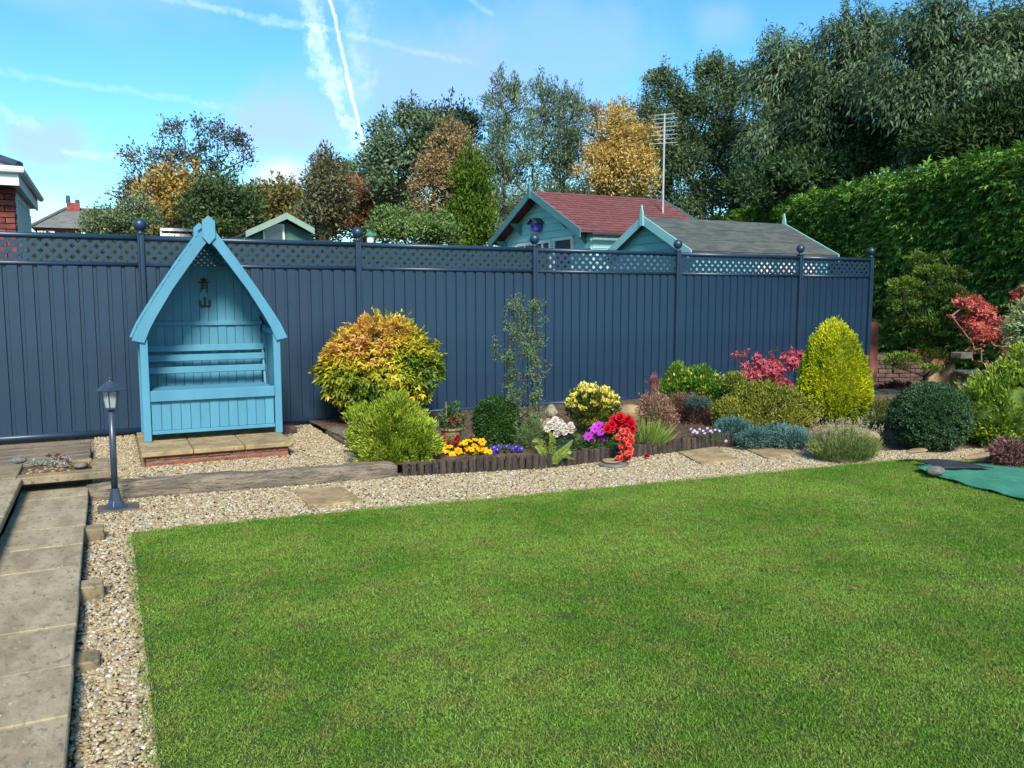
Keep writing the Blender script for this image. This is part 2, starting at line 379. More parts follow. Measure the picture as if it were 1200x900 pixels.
def skeleton(base, clumps, trunk_h, r0, lean=(0, 0), fork=None, seed=0, wob=.12):
    """trunk and limbs growing out to every clump; returns nodes, parent indices, radii"""
    r = random.Random(seed); base = Vector(base); nodes = [base]; par = [-1]
    steps = max(3, int(trunk_h/.5))
    for i in range(1, steps+1):
        t = i/steps; nodes.append(base+Vector((lean[0]*t+r.uniform(-1, 1)*.04*trunk_h*.3, lean[1]*t+r.uniform(-1, 1)*.04*trunk_h*.3, trunk_h*t))); par.append(len(nodes)-2)
    order = sorted(clumps, key=lambda q: (Vector(q)-base).length)
    for q in order:
        q = Vector(q); best, bd = None, 1e9
        for i, nd in enumerate(nodes):
            dv_ = q-nd; dd = dv_.length
            if dd < 1e-3: continue
            cost = dd*(1.0+1.2*max(0, .35-dv_.z/dd))
            if i < max(1, steps//2): cost *= 1.6
            if cost < bd: bd = cost; best = i
        a = nodes[best]; L = (q-a).length; m = max(1, int(L/.45)); pi_ = best
        for kk in range(1, m+1):
            t = kk/m; p = a.lerp(q, t)+Vector((r.uniform(-1, 1), r.uniform(-1, 1), r.uniform(-.3, 1)))*wob*L*.25*sin(pi*t)
            nodes.append(p); par.append(pi_); pi_ = len(nodes)-1
    cnt = [0]*len(nodes); kids = [0]*len(nodes)
    for p in par:
        if p >= 0: kids[p] += 1
    for i in range(len(nodes)-1, -1, -1):
        if kids[i] == 0: cnt[i] += 1
        if par[i] >= 0: cnt[par[i]] += cnt[i]
    mx = cnt[0]; rad = [max(.010, r0*(q/mx)**.52) for q in cnt]; return nodes, par, rad
def wood(parent, sk, name, mat, n=5, only=None):
    nodes, par, rad = sk; mb = MB()
    for i, p in enumerate(par):
        if p < 0 or (only and not only(i)): continue
        mb.tube([nodes[p], nodes[i]], [min(rad[p], rad[i]*1.5), rad[i]], n, cap=False)
    return mb.build(name, mat, parent, smooth=True)
def tree(name, label, cat, D, blobs_px, n, L, W, k, cs, pal, r0=.12, fr=.6, group=None, trunk=.4, sparse=False, u=.2, o=.6, r=.8, mat='leaf', bias=None, seed=1, fill=.4, base_px=None, zspan=.9, barkm='bark', topbias=0, lobes=1, wob=.12, thick=1.0, cut=None, droop=0, spiky=.24):
    """blobs_px: crown lobes as (x, y, half width, half height) measured in the photograph at distance D"""
    s = D/F; blobs = []; r0 *= .65
    dy = {'ash_tree': 13, 'rowan_tree': 10, 'willow_tree': 15, 'brown_tree': 6, 'olive_tree': 4, 'dark_fir': 6}.get(name, 0)
    blobs_px = [(q[0], q[1]+dy, q[2]*(.93 if dy else 1), q[3]) for q in blobs_px]; n = int(n*(.78 if dy > 8 else 1))
    for (x, y, a, b) in blobs_px:
        p = AT(x, y, D+rng.uniform(-.3, .3)*a*s); blobs.append((tuple(p), (a*s, max(a, b*.6)*s*.9*thick, b*s)))
    bx = base_px if base_px is not None else blobs_px[0][0]
    b0 = AT(bx, 350, D); b0.z = 0
    t = thing(name, label, cat, b0, group)
    rr = np.random.default_rng(seed); wt = np.array([(q[1][0]*q[1][2]) for q in blobs]); wt /= wt.sum(); cl = []; CLF = rr.uniform(.6, 1.45, k)
    for i in range(k):
        q = blobs[rr.choice(len(blobs), p=wt)]; d = nrm(rr.normal(size=(1, 3)))[0]; f = rr.uniform(.72, .98) if rr.random() > fill else rr.uniform(.2, .75)
        if rr.random() < spiky: f = rr.uniform(.95, 1.08); d[2] = abs(d[2])+.35; d = d/np.linalg.norm(d); CLF[i] = rr.uniform(.35, .6)
        cl.append(np.array(q[0])+np.array(q[1])*d*f)
    zlo = min(q[0][2]-q[1][2] for q in blobs)
    sk = skeleton(b0, cl if len(cl) < 170 else cl[:170], max(.6, zlo+trunk), r0, seed=seed, wob=wob)
    tb = wood(t, sk, 'trunk', M[barkm])
    if sparse:      # leaves set along the outer twigs
        nodes, par, rad = sk; tips = [i for i in range(len(nodes)) if rad[i] < r0*.22 and par[i] >= 0]
        A = np.array([nodes[i] for i in tips]); Bq = np.array([nodes[par[i]] for i in tips])
        ii = rr.integers(0, len(tips), n); tq = rr.random((n, 1)); P = A[ii]*tq+Bq[ii]*(1-tq)+rr.normal(size=(n, 3))*cs
        dd = nrm(A[ii]-Bq[ii])
    else:
        CC = np.array(cl); fac = CLF[:, None]; pw = CLF**2; ii = rr.choice(k, n, p=pw/pw.sum())
        cen = np.array([q[0] for q in blobs]); near = np.argmin(((CC[:, None]-cen[None])**2).sum(2), 1); od = nrm(CC-cen[near]+np.array([0, 0, .25]))
        sh = nrm(rr.normal(size=(n, 3))+od[ii]*.75+np.array([0, 0, .25])); rad_ = (rr.random((n, 1))**.45)*cs*2.1*fac[ii]; tall = (CLF[ii] < .6)[:, None]
        P = CC[ii]+sh*rad_*np.where(tall, [.55, .55, 2.6], [1.1, 1.1, .8])+np.c_[np.zeros((n, 2)), -droop*rr.random(n)**2]; dd = nrm(od[ii]+sh)
    if cut: m = cut(P); P = P[m]; dd = dd[m]
    n = len(P); Dr = dd*o+np.array([0, 0, u])+nrm(rr.normal(size=(n, 3)))*r; N = nrm(dd+np.array([0, 0, .7])+rr.normal(size=(n, 3))*.5)
    C = palette(P, pal, fr, seed, bias(P) if bias else None, .45); sz = rr.uniform(.65, 1.3, n)
    leafobj('crown', t, P, Dr, N, L*sz, W*sz, C*1.15, M[mat])
    return t

# ------------------------------------------------------------------ ground
def snoise(x, y, s=1.0): return (sin(x*2.1*s+1.3)*cos(y*1.7*s)+.5*sin(x*4.3*s+y*3.1*s)+.35*sin(x*9.7*s-y*7.9*s+2)+.2*sin(x*17*s+3)*sin(y*19*s))*.5
gnd = polysheet('ground', [(-300, -300), (300, -300), (300, 300), (-300, 300)], -.06, M['ground']); props(gnd, kind='structure')
m, t, p, out = newmat('gravel_bed'); vec = t.new('ShaderNodeTexCoord').outputs['Object']
vo = t.new('ShaderNodeTexVoronoi'); vo.inputs['Scale'].default_value = 55; t.l.new(vec, vo.inputs['Vector'])
gravel_stops = [(0, c(140, 118, 82, .55)), (.2, c(196, 172, 124, .55)), (.42, c(216, 198, 154, .55)), (.55, c(168, 142, 100, .55)), (.7, c(226, 214, 180, .55)), (.80, c(168, 122, 82, .55)), (.84, c(128, 124, 116, .6)), (.9, c(236, 230, 214, .62)), (1, c(200, 168, 112, .55))]
sx = t.new('ShaderNodeSeparateColor'); t.l.new(vo.outputs['Color'], sx.inputs[0])
t.l.new(t.mix(.5, t.ramp(sx.outputs[0], gravel_stops), (*c(120, 100, 76), 1)), p.inputs['Base Color']); p.inputs['Roughness'].default_value = .85
b = t.new('ShaderNodeBump'); b.inputs['Distance'].default_value = .012; b.inputs['Strength'].default_value = 1; b.invert = True; t.l.new(vo.outputs['Distance'], b.inputs['Height']); t.l.new(b.outputs[0], p.inputs['Normal'])
M['gravel'] = m
gb = polysheet('gravel_ground', [(-.2, -2), (.6, -2), (.6, 4.9), (9.6, 3.6), (9.6, 5.9), (6.5, 7), (2.35, 7.2), (2.35, 10.6), (-3, 10.6), (-3, 7.4), (-.2, 7.4)], -.020, m); props(gb, kind='structure')

# scatter helper (geometry nodes): instances of source meshes over a surface object
def scatter(name, surf_mesh_obj_pts, srcs, density, smin, smax, rot, seed, label_kind='stuff', z=0.0, zf=None, tilt=True, poisson=0):
    me = bpy.data.meshes.new(name)
    vs, fs = [], []
    for poly in surf_mesh_obj_pts:
        b_ = len(vs); vs += [(p_[0], p_[1], (zf(p_[0], p_[1]) if zf else 0)+z) for p_ in poly]; fs.append(tuple(range(b_, b_+len(poly))))
    me.from_pydata(vs, [], fs); o = bpy.data.objects.new(name, me); COL.objects.link(o)
    colx = bpy.data.collections.new(name+'_pieces')
    for q in srcs: colx.objects.link(q)
    ng = bpy.data.node_groups.new(name, 'GeometryNodeTree')
    ng.interface.new_socket('Geometry', in_out='INPUT', socket_type='NodeSocketGeometry'); ng.interface.new_socket('Geometry', in_out='OUTPUT', socket_type='NodeSocketGeometry')
    gi = ng.nodes.new('NodeGroupInput'); go = ng.nodes.new('NodeGroupOutput')
    dp = ng.nodes.new('GeometryNodeDistributePointsOnFaces'); dp.inputs['Density'].default_value = density; dp.inputs['Seed'].default_value = seed
    if poisson: dp.distribute_method = 'POISSON'; dp.inputs['Distance Min'].default_value = poisson; dp.inputs['Density Max'].default_value = density
    ip = ng.nodes.new('GeometryNodeInstanceOnPoints'); ci = ng.nodes.new('GeometryNodeCollectionInfo')
    ci.inputs['Collection'].default_value = colx; ci.inputs['Separate Children'].default_value = True; ci.inputs['Reset Children'].default_value = True
    rv = ng.nodes.new('FunctionNodeRandomValue'); rv.data_type = 'FLOAT_VECTOR'
    rv.inputs[0].default_value = (-rot[0], -rot[1], 0); rv.inputs[1].default_value = (rot[0], rot[1], 6.28)
    rs = ng.nodes.new('FunctionNodeRandomValue'); rs.data_type = 'FLOAT'; rs.inputs[2].default_value = smin; rs.inputs[3].default_value = smax; rs.inputs['Seed'].default_value = 5
    ip.inputs['Pick Instance'].default_value = True
    L_ = ng.links.new
    L_(gi.outputs[0], dp.inputs['Mesh']); L_(dp.outputs['Points'], ip.inputs['Points']); L_(ci.outputs[0], ip.inputs['Instance'])
    L_(rv.outputs[0], ip.inputs['Rotation']); L_(rs.outputs[1], ip.inputs['Scale']); L_(ip.outputs[0], go.inputs[0])
    md = o.modifiers.new('scatter', 'NODES'); md.node_group = ng
    props(o, kind='stuff'); return o
def srcobj(name, me): return bpy.data.objects.new(name, me)

# pebbles
m, t, p, out = newmat('pebble'); oi = t.new('ShaderNodeObjectInfo')
t.l.new(t.ramp(oi.outputs['Random'], gravel_stops), p.inputs['Base Color']); p.inputs['Roughness'].default_value = .6
M['pebble'] = m
peb = []
for i in range(7):
    r_ = random.Random(i); mb = MB().blob((0, 0, 0), (1, r_.uniform(.6, .9), r_.uniform(.4, .65)), 2 if i < 3 else 1, .22, i, 1.2)
    peb.append(srcobj('pebble', mb.mesh('pebble', (0, 0, 0), m, smooth=True)))
def quad(x0, x1, y0, y1): return [(x0, y0), (x1, y0), (x1, y1), (x0, y1)]
LE = [(.09, 1.0), (.09, 5.88), (1.4, 5.78), (2.79, 5.64), (4.8, 5.47), (6.9, 5.28), (7.45, 4.9), (7.7, 3.2), (8.2, 1.0)]   # lawn edge
def front_strip(a, b_):
    # gravel between lawn edge and border, by X
    xs = np.linspace(a, b_, 14); out_ = []
    def ly(x): return np.interp(x, [q[0] for q in LE[1:6]], [q[1] for q in LE[1:6]])
    def by(x): return np.interp(x, [0, 1, 2.3, 3.6, 5.03, 6.05, 6.6, 7.3, 8.3], [7.0, 7.0, 6.78, 6.52, 6.62, 6.7, 6.0, 5.65, 5.2])
    for i in range(len(xs)-1): out_.append([(xs[i], ly(xs[i])-.03), (xs[i+1], ly(xs[i+1])-.03), (xs[i+1], by(xs[i+1])), (xs[i], by(xs[i]))])
    return out_
near = [quad(-.18, .10, 2.0, 4.4)]
far = [quad(-.18, .10, 4.4, 5.9), quad(-.18, .09, 5.9, 7.2)]+front_strip(.09, 8.2)+[[(6.9, 5.25), (7.45, 4.88), (8.6, 4.6), (8.6, 5.2), (7.3, 5.7)], [(7.42, 4.9), (7.6, 4.1), (8.8, 3.9), (8.6, 4.7)]]
g1 = scatter('gravel', near, peb, 9000, .005, .0125, (.6, .6), 1, z=-.006); props(g1, 'pale mixed pea gravel between the path slabs and the lawn', 'gravel')
g2 = scatter('gravel', far, peb, 5200, .006, .0135, (.6, .6), 2, z=-.006); props(g2, 'pale mixed gravel strip along the front edge of the border', 'gravel')
g3 = scatter('gravel', [quad(-.17, 2.1, 7.1, 8.2), quad(-.17, .23, 8.2, 10.2), quad(1.6, 2.2, 8.2, 10.1)], peb, 4200, .007, .014, (.6, .6), 3, z=.0); props(g3, 'pale gravel around the arbour plinth behind the long sleeper', 'gravel')

# lawn
m, t, p, out = newmat('turf'); vec = t.new('ShaderNodeTexCoord').outputs['Object']
cc = t.mix(t.ss(t.noise(vec, .9, 4, .6), .3, .7), (*c(56, 84, 26, .42), 1), (*c(72, 92, 34, .42), 1))
t.l.new(cc, p.inputs['Base Color']); p.inputs['Roughness'].default_value = .9; M['turf'] = m
lw = polysheet('lawn', LE+[(8.2, -3), (.09, -3)], .004, m); props(lw, kind='structure')
m, t, p, out = newmat('grass_blade'); oi = t.new('ShaderNodeObjectInfo'); geo = t.new('ShaderNodeNewGeometry'); pos = geo.outputs['Position']
big = t.noise(pos, 1.1, 4, .6); cc = t.mix(t.ss(big, .38, .62), (*c(100, 144, 42, .74), 1), (*c(134, 168, 66, .74), 1))
cc = t.mix(t.ss(t.noise(pos, 4.5, 3, .6), .42, .75), cc, (*c(136, 150, 66, .72), 1))
at_ = t.new('ShaderNodeAttribute', attribute_name='Col')
cc = t.mix(1.0, cc, at_.outputs['Color'], 'MULTIPLY')
t.l.new(cc, p.inputs['Base Color']); p.inputs['Roughness'].default_value = .55; p.inputs['Specular IOR Level'].default_value = .25
tr = t.new('ShaderNodeBsdfTranslucent'); t.l.new(cc, tr.inputs[0]); mx = t.new('ShaderNodeMixShader'); mx.inputs[0].default_value = .3
t.l.new(p.outputs[0], mx.inputs[1]); t.l.new(tr.outputs[0], mx.inputs[2]); t.l.new(mx.outputs[0], out.inputs[0]); M['blade'] = m
tufts = []
for i in range(4):
    n = 105; rr = np.random.default_rng(i+50)
    aa = rr.uniform(0, 6.283, n); ra = np.sqrt(rr.random(n))*.065; P = np.c_[np.cos(aa)*ra, np.sin(aa)*ra, np.zeros(n)]; D = np.c_[rr.normal(size=(n, 2))*.8, np.ones(n)]; N = np.c_[rr.normal(size=(n, 2)), np.full(n, .2)]
    C = np.ones((n, 3))*1.12*rr.uniform(.5, 1.55, (n, 1)); br = rr.random(n) < .10; C[br] = (1.5, 1.15, 1.6)
    me = leafobj('tuft', None, P, D, N, rr.uniform(.011, .021, n), rr.uniform(.0020, .0032, n), C, m, (0, 0, 0), 0.1, obj=False)
    tufts.append(srcobj('tuft', me))
gp = [[(.10, 1.6), (8.1, 1.0), (7.7, 3.2), (.10, 3.2)], [(.10, 3.2), (7.7, 3.2), (7.45, 4.88), (.10, 4.9)], [(.10, 4.9), (7.45, 4.88), (6.9, 5.27), (4.8, 5.46), (2.79, 5.63), (1.4, 5.77), (.10, 5.87)]]
gr = scatter('grass', gp, tufts, 2400, .8, 1.2, (.15, .15), 9, z=.004, poisson=.031); props(gr, 'short dense green artificial looking grass covering the whole lawn', 'grass')

# garden border soil: sheet with a gentle relief, banked behind the logs
def by_(x): return float(np.interp(x, [2.2, 3.6, 5.03, 6.08, 6.5, 7.3, 8.3, 9.6], [6.84, 6.58, 6.70, 6.74, 6.05, 5.72, 5.25, 5.0]))
def soilz(x, y):
    e = y-by_(x); k = min(1, max(0, e/.7)) if x > 6.1 else 1
    base = .085 if x < 6.1 else .0+.09*k*k*(3-2*k)
    if x > 7.5: base += .10*min(1, max(0, (y-6)/2))
    fl = max(0, min(1, (y-8.4)/1.6)) if x < 12 else 0
    base = base*(1-.55*fl)
    return base+.018*snoise(x, y, 1.6)*(.3+.7*k)-.012*(1-k)
soil = grid('soil', 2.2, 15.5, 4.9, 13, 150, 100, soilz, M['soil'], lambda x, y: y > by_(x)+.02 and not (y > 10.28 and x < 12.15)); props(soil, kind='structure')
mb = MB(); me_c = []
M['clod'] = surf('clod', c(122, 98, 74, .55), c(92, 74, 56, .55), .95, 8, .01, 30, .5)
clods = [srcobj('clod', MB().blob((0, 0, 0), (1, .8, .6), 1, .3, i+20, 1.5).mesh('clod', (0, 0, 0), M['clod'], smooth=True)) for i in range(4)]
cp = []
for i in range(40):
    x0 = 2.3+i*.3
    for y0 in np.arange(by_(x0)+.15, 10.1, .4): cp.append(([(x0, y0), (x0+.3, y0), (x0+.3, y0+.4), (x0, y0+.4)]))
cl = scatter('soil_crumbs', cp, clods, 260, .006, .024, (1, 1), 4, zf=soilz, z=-.002); props(cl, 'loose crumbs of dry brown soil strewn over the border', 'soil')
M['mulch_leaf'] = surf('dead_leaf', c(170, 120, 76, .6), c(130, 84, 52, .6), .8, 5, rnd=.6)
dl = [srcobj('dead_leaf', MB().add([(0, -1, 0), (.5, 0, .15), (0, 1, .05), (-.5, 0, .2)], [(0, 1, 2, 3)]).mesh('dead_leaf', (0, 0, 0), M['mulch_leaf']))]
lv = scatter('fallen_leaves', cp+[quad(-.18, .1, 2, 7)]+[quad(-.66, -.60, 2.6, 6.8)]*1, dl, 9, .008, .022, (.5, .5), 6, zf=lambda x, y: soilz(x, y)+.01 if x > 2.2 else (.108 if x < -.5 else .012), z=.0); props(lv, 'small brown fallen leaves lying on soil and gravel', 'leaves')
lv2 = scatter('fallen_leaves', [quad(.3, 7, 2.5, 5.4), quad(-.6, -.2, 2.6, 6.6)], dl, .9, .010, .020, (.5, .5), 8, z=.125-.095); props(lv2, 'few pale curled leaves lying on the open lawn', 'leaves')

# ------------------------------------------------------------------ path and planter on the left
path = thing('paved_path', 'grey riven slab path running toward the planter on the left', 'path', (-.4, 4, 0))
y = 7.22
for i in range(14):
    w_ = .455; jx = random.uniform(-.006, .006); tz = random.uniform(-.004, .004)
    mb = MB().box(-.635+jx, -.18+jx, y-w_+.008, y-.005, .055+tz, .100+tz); mb.build('slab', M['path'], path, .005)
    y -= w_
MB().box(-.62, -.215, .9, 7.2, -.05, .056).build('mortar_bed', M['concrete'], path)
for (yy, hh) in ((5.9, .075), (4.74, .07), (3.85, .03)):
    s_ = MB().box(-.205, -.075 if hh > .05 else -.09, yy-.10, yy+.03, -.03, hh); o = s_.build('brick', M['coping'], path, .006)
wall = thing('garden_wall', 'low wall with pale coping slabs along the left of the path', 'wall', (-.8, 5, 0))
MB().box(-1.0, -.68, .9, 6.95, -.05, .17).build('brickwork', M['concrete'], wall)
for k in range(9):
    y1 = 6.98-k*.6; MB().box(-1.02, -.615-.012*k*.0, y1-.594, y1, .172, .222).build('coping_slab', M['path'], wall, .006)
pl = thing('raised_planter', 'shallow stone-edged planter of succulents at the end of the path', 'planter', (-.5, 7.3, 0))
MB().box(-.95, -.16, 7.25, 7.62, -.05, .165).build('base', M['gutter'] if False else M['concrete'], pl)
MB().box(-.652, -.03, 6.99, 7.13, .165, .222).build('edging_slab', M['coping'], pl, .006)
MB().box(-.155, -.03, 7.135, 7.60, .165, .221).build('edging_slab', M['coping'], pl, .006)
MB().box(-.95, -.655, 7.02, 7.60, .165, .223).build('edging_slab', M['coping'], pl, .006)
MB().box(-.65, -.16, 7.605, 7.68, .150, .215).build('edging_slab', M['coping'], pl, .006)
grid_ = MB().box(-.652, -.157, 7.132, 7.604, .14, .195).build('soil', M['soil'], pl)
for i in range(26):
    x_, y_ = random.uniform(-.62, -.19), random.uniform(7.16, 7.5); r_ = random.uniform(.010, .024)
    MB().blob((x_, y_, .20), (r_, r_*.8, r_*.7), 1, .2, i).build('chipping', M['terracotta'] if i % 3 == 0 else M['sandrock'], pl)
for (px, col_, rr_) in ((18, M['stone_grey'], .05), (95, M['stone_grey'], .045)):
    q = G(px if px > 20 else 22, 540 if px < 50 else 546, .22); MB().blob((q.x, q.y, .225), (rr_*1.2, rr_, rr_*.55), 2, .06, px).build('cobble', col_, pl, smooth=True)
sp = [G(x, y, .2) for x, y in ((40, 546), (50, 545), (58, 543), (66, 540), (72, 543), (78, 541), (84, 545), (63, 547), (88, 548), (106, 548), (74, 548))]
for i, q in enumerate(sp):
    n = 60; d = rdir(n); d[:, 2] = np.abs(d[:, 2])
    P = np.array([q.x, q.y, .205])+d*rng.uniform(.0, .035, (n, 1)); red = i in (8, 9)
    leafobj('succulent', pl, P, d, rdir(n), .026, .012, palette(P, [c(130, 140, 124), c(176, 184, 166), c(206, 206, 190)] if not red else [c(130, 130, 60), c(160, 150, 80), c(150, 100, 70)], 9, i), M['leaf'])
for i, (x, y) in enumerate(((57, 534), (67, 533), (71, 537), (80, 540))):
    q = G(x, 545, .21); top = AY(x, y, q.y); mb = MB().tube([(q.x, q.y, .2), tuple(top)], .002, 4); mb.build('stem', M['twig'], pl)
    n = 26; P = np.array(top)+rng.normal(size=(n, 3))*.010; leafobj('red_rosette', pl, P, rdir(n), rdir(n), .02, .012, palette(P, [c(120, 50, 44), c(150, 70, 60)], 9, i), M['leaf'])
pv = thing('timber_platform', 'flat brown timber platform between the planter and the blue fence', 'platform', (-1.2, 8.6, 0))
for k in range(8):
    MB().box(-3.0, -.19-.004*(k % 2), 7.82+k*.182, 7.82+k*.182+.177, .03, .10+.003*(k % 3)).build('plank', M['sleeper'], pv, .005)

# ------------------------------------------------------------------ fence
FY = 10.22
px_ = [-4.60, -2.105, .39, 2.885, 5.40, 7.875, 10.40, 12.07]
fence = thing('metal_fence', 'long dark slate blue ribbed metal fence with lattice top and ball finials', 'fence', (5, FY, 0))
slat_h0, slat_h1 = .07, 1.905
for x in px_:
    mb = MB().box(x-.036, x+.036, FY-.036, FY+.036, 0, 2.27)
    for s_ in (-.024, .024): mb.tube([(x+s_, FY-.036, .02), (x+s_, FY-.036, 2.262)], .012, 8)
    po = mb.build('post', M['fence'], fence, 0)
    cp_ = MB().lathe((x, FY, 2.27), [(.052, 0), (.054, .012), (.030, .022), (.024, .034), (.045, .050), (.062, .075), (.069, .105), (.064, .135), (.046, .160), (.022, .173), (.004, .177)], 20)
    cp_.build('ball_finial', M['fence'], po, smooth=True)
slat_me = None; slats = 0
for i in range(len(px_)-1):
    a, b_ = px_[i]+.036, px_[i+1]-.036; L_ = b_-a; n = round(L_/.1415); pw = L_/n
    for z0, z1, nm in ((2.195, 2.258, 'top_rail'), (1.905, 1.955, 'middle_rail'), (.015, .085, 'bottom_rail')):
        zc = (z0+z1)/2; mb = MB().tube([(a, FY, zc), (b_, FY, zc)], (z1-z0)/2, 12); mb.build(nm, M['fence'], fence, smooth=True)
    me = MB().prism([(.000, .012), (.006, -.009), (.104*pw/.1415, -.009), (.110*pw/.1415, .012), (pw, .012), (pw, .016), (.0, .016)], 'z', slat_h0, slat_h1).mesh('slat', (0, 0, 0), M['fence'])
    for k in range(n): inst('slat', me, fence, (a+k*pw, FY, 0)); slats += 1
    z0, z1 = 1.945, 2.205; mb = MB(); pit = .1195
    for sgn, yy in ((1, FY-.0012), (-1, FY+.0012)):
        cval = a-(z1-z0)-pit
        while cval < b_+(z1-z0)+pit:
            # centre line x = cval + sgn*(z-z0), clipped to the bay
            za, zb = z0, z1
            if sgn > 0: za = max(z0, z0+(a-cval)); zb = min(z1, z0+(b_-cval))
            else: za = max(z0, z0+(cval-b_)); zb = min(z1, z0+(cval-a))
            if zb-za > .015: mb.bar((cval+sgn*(za-z0), yy, za), (cval+sgn*(zb-z0), yy, zb), .008, .042, up=(-sgn, 0, 1))
            cval += pit
    mb.build('lattice_panel', M['fence'], fence)

# ------------------------------------------------------------------ arbour on its plinth
plinth = thing('arbour_plinth', 'low red brick plinth topped with sandstone slabs beneath the blue arbour', 'plinth', (.92, 8.8, 0))
for k in range(2):
    xx = .27+(.0 if k == 0 else -.11)
    while xx < 1.56:
        x1 = min(xx+.208, 1.57); x0 = max(xx, .27)
        if x1-x0 > .04: MB().box(x0, x1, 8.19+random.uniform(-.003, .003), 8.30, -.02+k*.062+.01, .03+k*.056).build('brick', M['brick'], plinth, .005)
        xx += .218
    for sx_, x0 in ((0, .262), (1, 1.47)):
        yy = 8.31
        while yy < 9.4: MB().box(x0, x0+.105, yy, yy+.205, -.01+k*.062, .03+k*.056).build('brick', M['brick'], plinth, .005); yy += .215
MB().box(.275, 1.565, 8.2, 9.45, -.02, .088).build('mortar_core', M['mortar'], plinth)
for k, (x0, x1) in enumerate(((.235, .682), (.688, 1.15), (1.156, 1.612))):
    for (y0, y1) in ((8.155, 8.80), (8.806, 9.48)): MB().box(x0, x1, y0, y1, .0925, .136).build('paving_slab', M['slab'], plinth, .007)

AX = .955; AF = 8.80; AB = 9.44; ZB = .137
arb = thing('garden_arbour', 'pale blue wooden arbour seat with pointed gothic roof and black characters', 'arbour', (AX, 9.05, ZB))
outer = [(0, 2.30), (.065, 2.205), (.252, 1.945), (.438, 1.67), (.602, 1.405), (.672, 1.285), (.732, 1.150)]
outer2 = [(0, 2.318), (.070, 2.212), (.258, 1.950), (.443, 1.673), (.608, 1.409), (.679, 1.288), (.742, 1.148)]
inner = [(0, 2.135), (.06, 2.06), (.190, 1.880), (.360, 1.635), (.510, 1.380), (.572, 1.265), (.632, 1.120)]
def roofx(z, cur=inner): return float(np.interp(-z, [-q[1] for q in cur], [q[0] for q in cur]))
def roofz(x, cur=inner): return float(np.interp(abs(x), [q[0] for q in cur], [q[1] for q in cur]))
for s_ in (-1, 1):
    A = [(AX+s_*q[0], q[1]) for q in outer2]; Bq = [(AX+s_*q[0], q[1]) for q in inner]
    MB().strip(A, Bq, 'y', AF-.052, AF-.025).build('bargeboard', M['blue'], arb)
    MB().strip(A, Bq, 'y', AB+.125, AB+.152).build('bargeboard', M['blue'], arb)
    # roof boards follow the curve
    lens = [0]
    for a_, b_ in zip(outer[:-1], outer[1:]): lens.append(lens[-1]+math.dist(a_, b_))
    tot = lens[-1]; nb = 13
    def pt(l, off=0):
        x = float(np.interp(l, lens, [q[0] for q in outer])); z = float(np.interp(l, lens, [q[1] for q in outer]))
        return x, z
    for k in range(nb):
        x0, z0 = pt(tot*k/nb+.002); x1, z1 = pt(tot*(k+1)/nb-.002); dx, dz = x1-x0, z1-z0; ln = math.hypot(dx, dz); nx, nz = -dz/ln, dx/ln
        nx, nz = (abs(nx), abs(nz)); t_ = .016
        lo = .004
        x0 -= nx*.030; x1 -= nx*.030; z0 -= nz*.030; z1 -= nz*.030
        poly = [(AX+s_*x0, z0), (AX+s_*(x1+nx*lo), z1+nz*lo), (AX+s_*(x1+nx*(lo+t_)), z1+nz*(lo+t_)), (AX+s_*(x0+nx*t_), z0+nz*t_)]
        MB().prism(poly, 'y', AF-.0245, AB+.124).build('roof_board', M['blue'], arb, .002)
    # front post, rear post, side panel boards
    xo = AX+s_*.672; xi = AX+s_*.572 if s_ < 0 else AX+s_*.612
    xi = AX+s_*.600
    x0, x1 = sorted((xo, xi)); MB().box(x0, x1, AF-.024, AF+.030, ZB, 1.26).build('post', M['blue'], arb, .004)
    MB().box(x0, x1, AB-.02, AB+.04, ZB, 1.26).build('post', M['blue'], arb, .004)
    for k in range(6):
        yy = AF+.032+k*.0975; xa, xb = sorted((AX+s_*.655, AX+s_*.637)); MB().box(xa, xb, yy, yy+.094, ZB+.03, 1.25).build('side_board', M['blue'], arb, .003)
    xa, xb = sorted((AX+s_*.636, AX+s_*.605)); MB().box(xa, xb, AF+.031, AB-.021, 1.18, 1.24).build('side_rail', M['blue'], arb, .003)
    # armrest-like sloping support of the backrest
    MB().bar((AX+s_*.588, AB-.16, .62), (AX+s_*.588, AB-.03, 1.05), .022, .05, up=(0, -1, .2)).build('backrest_support', M['blue'], arb, .003)
# keystone at the apex
MB().prism([(AX-.062, 2.315), (AX, 2.372), (AX+.062, 2.315), (AX+.062, 2.155), (AX, 2.085), (AX-.062, 2.155)], 'y', AF-.078, AF-.053).build('apex_board', M['blue'], arb, .004)
MB().prism([(AX-.062, 2.315), (AX, 2.372), (AX+.062, 2.315), (AX+.062, 2.155), (AX, 2.085), (AX-.062, 2.155)], 'y', AB+.153, AB+.178).build('apex_board', M['blue'], arb, .004)
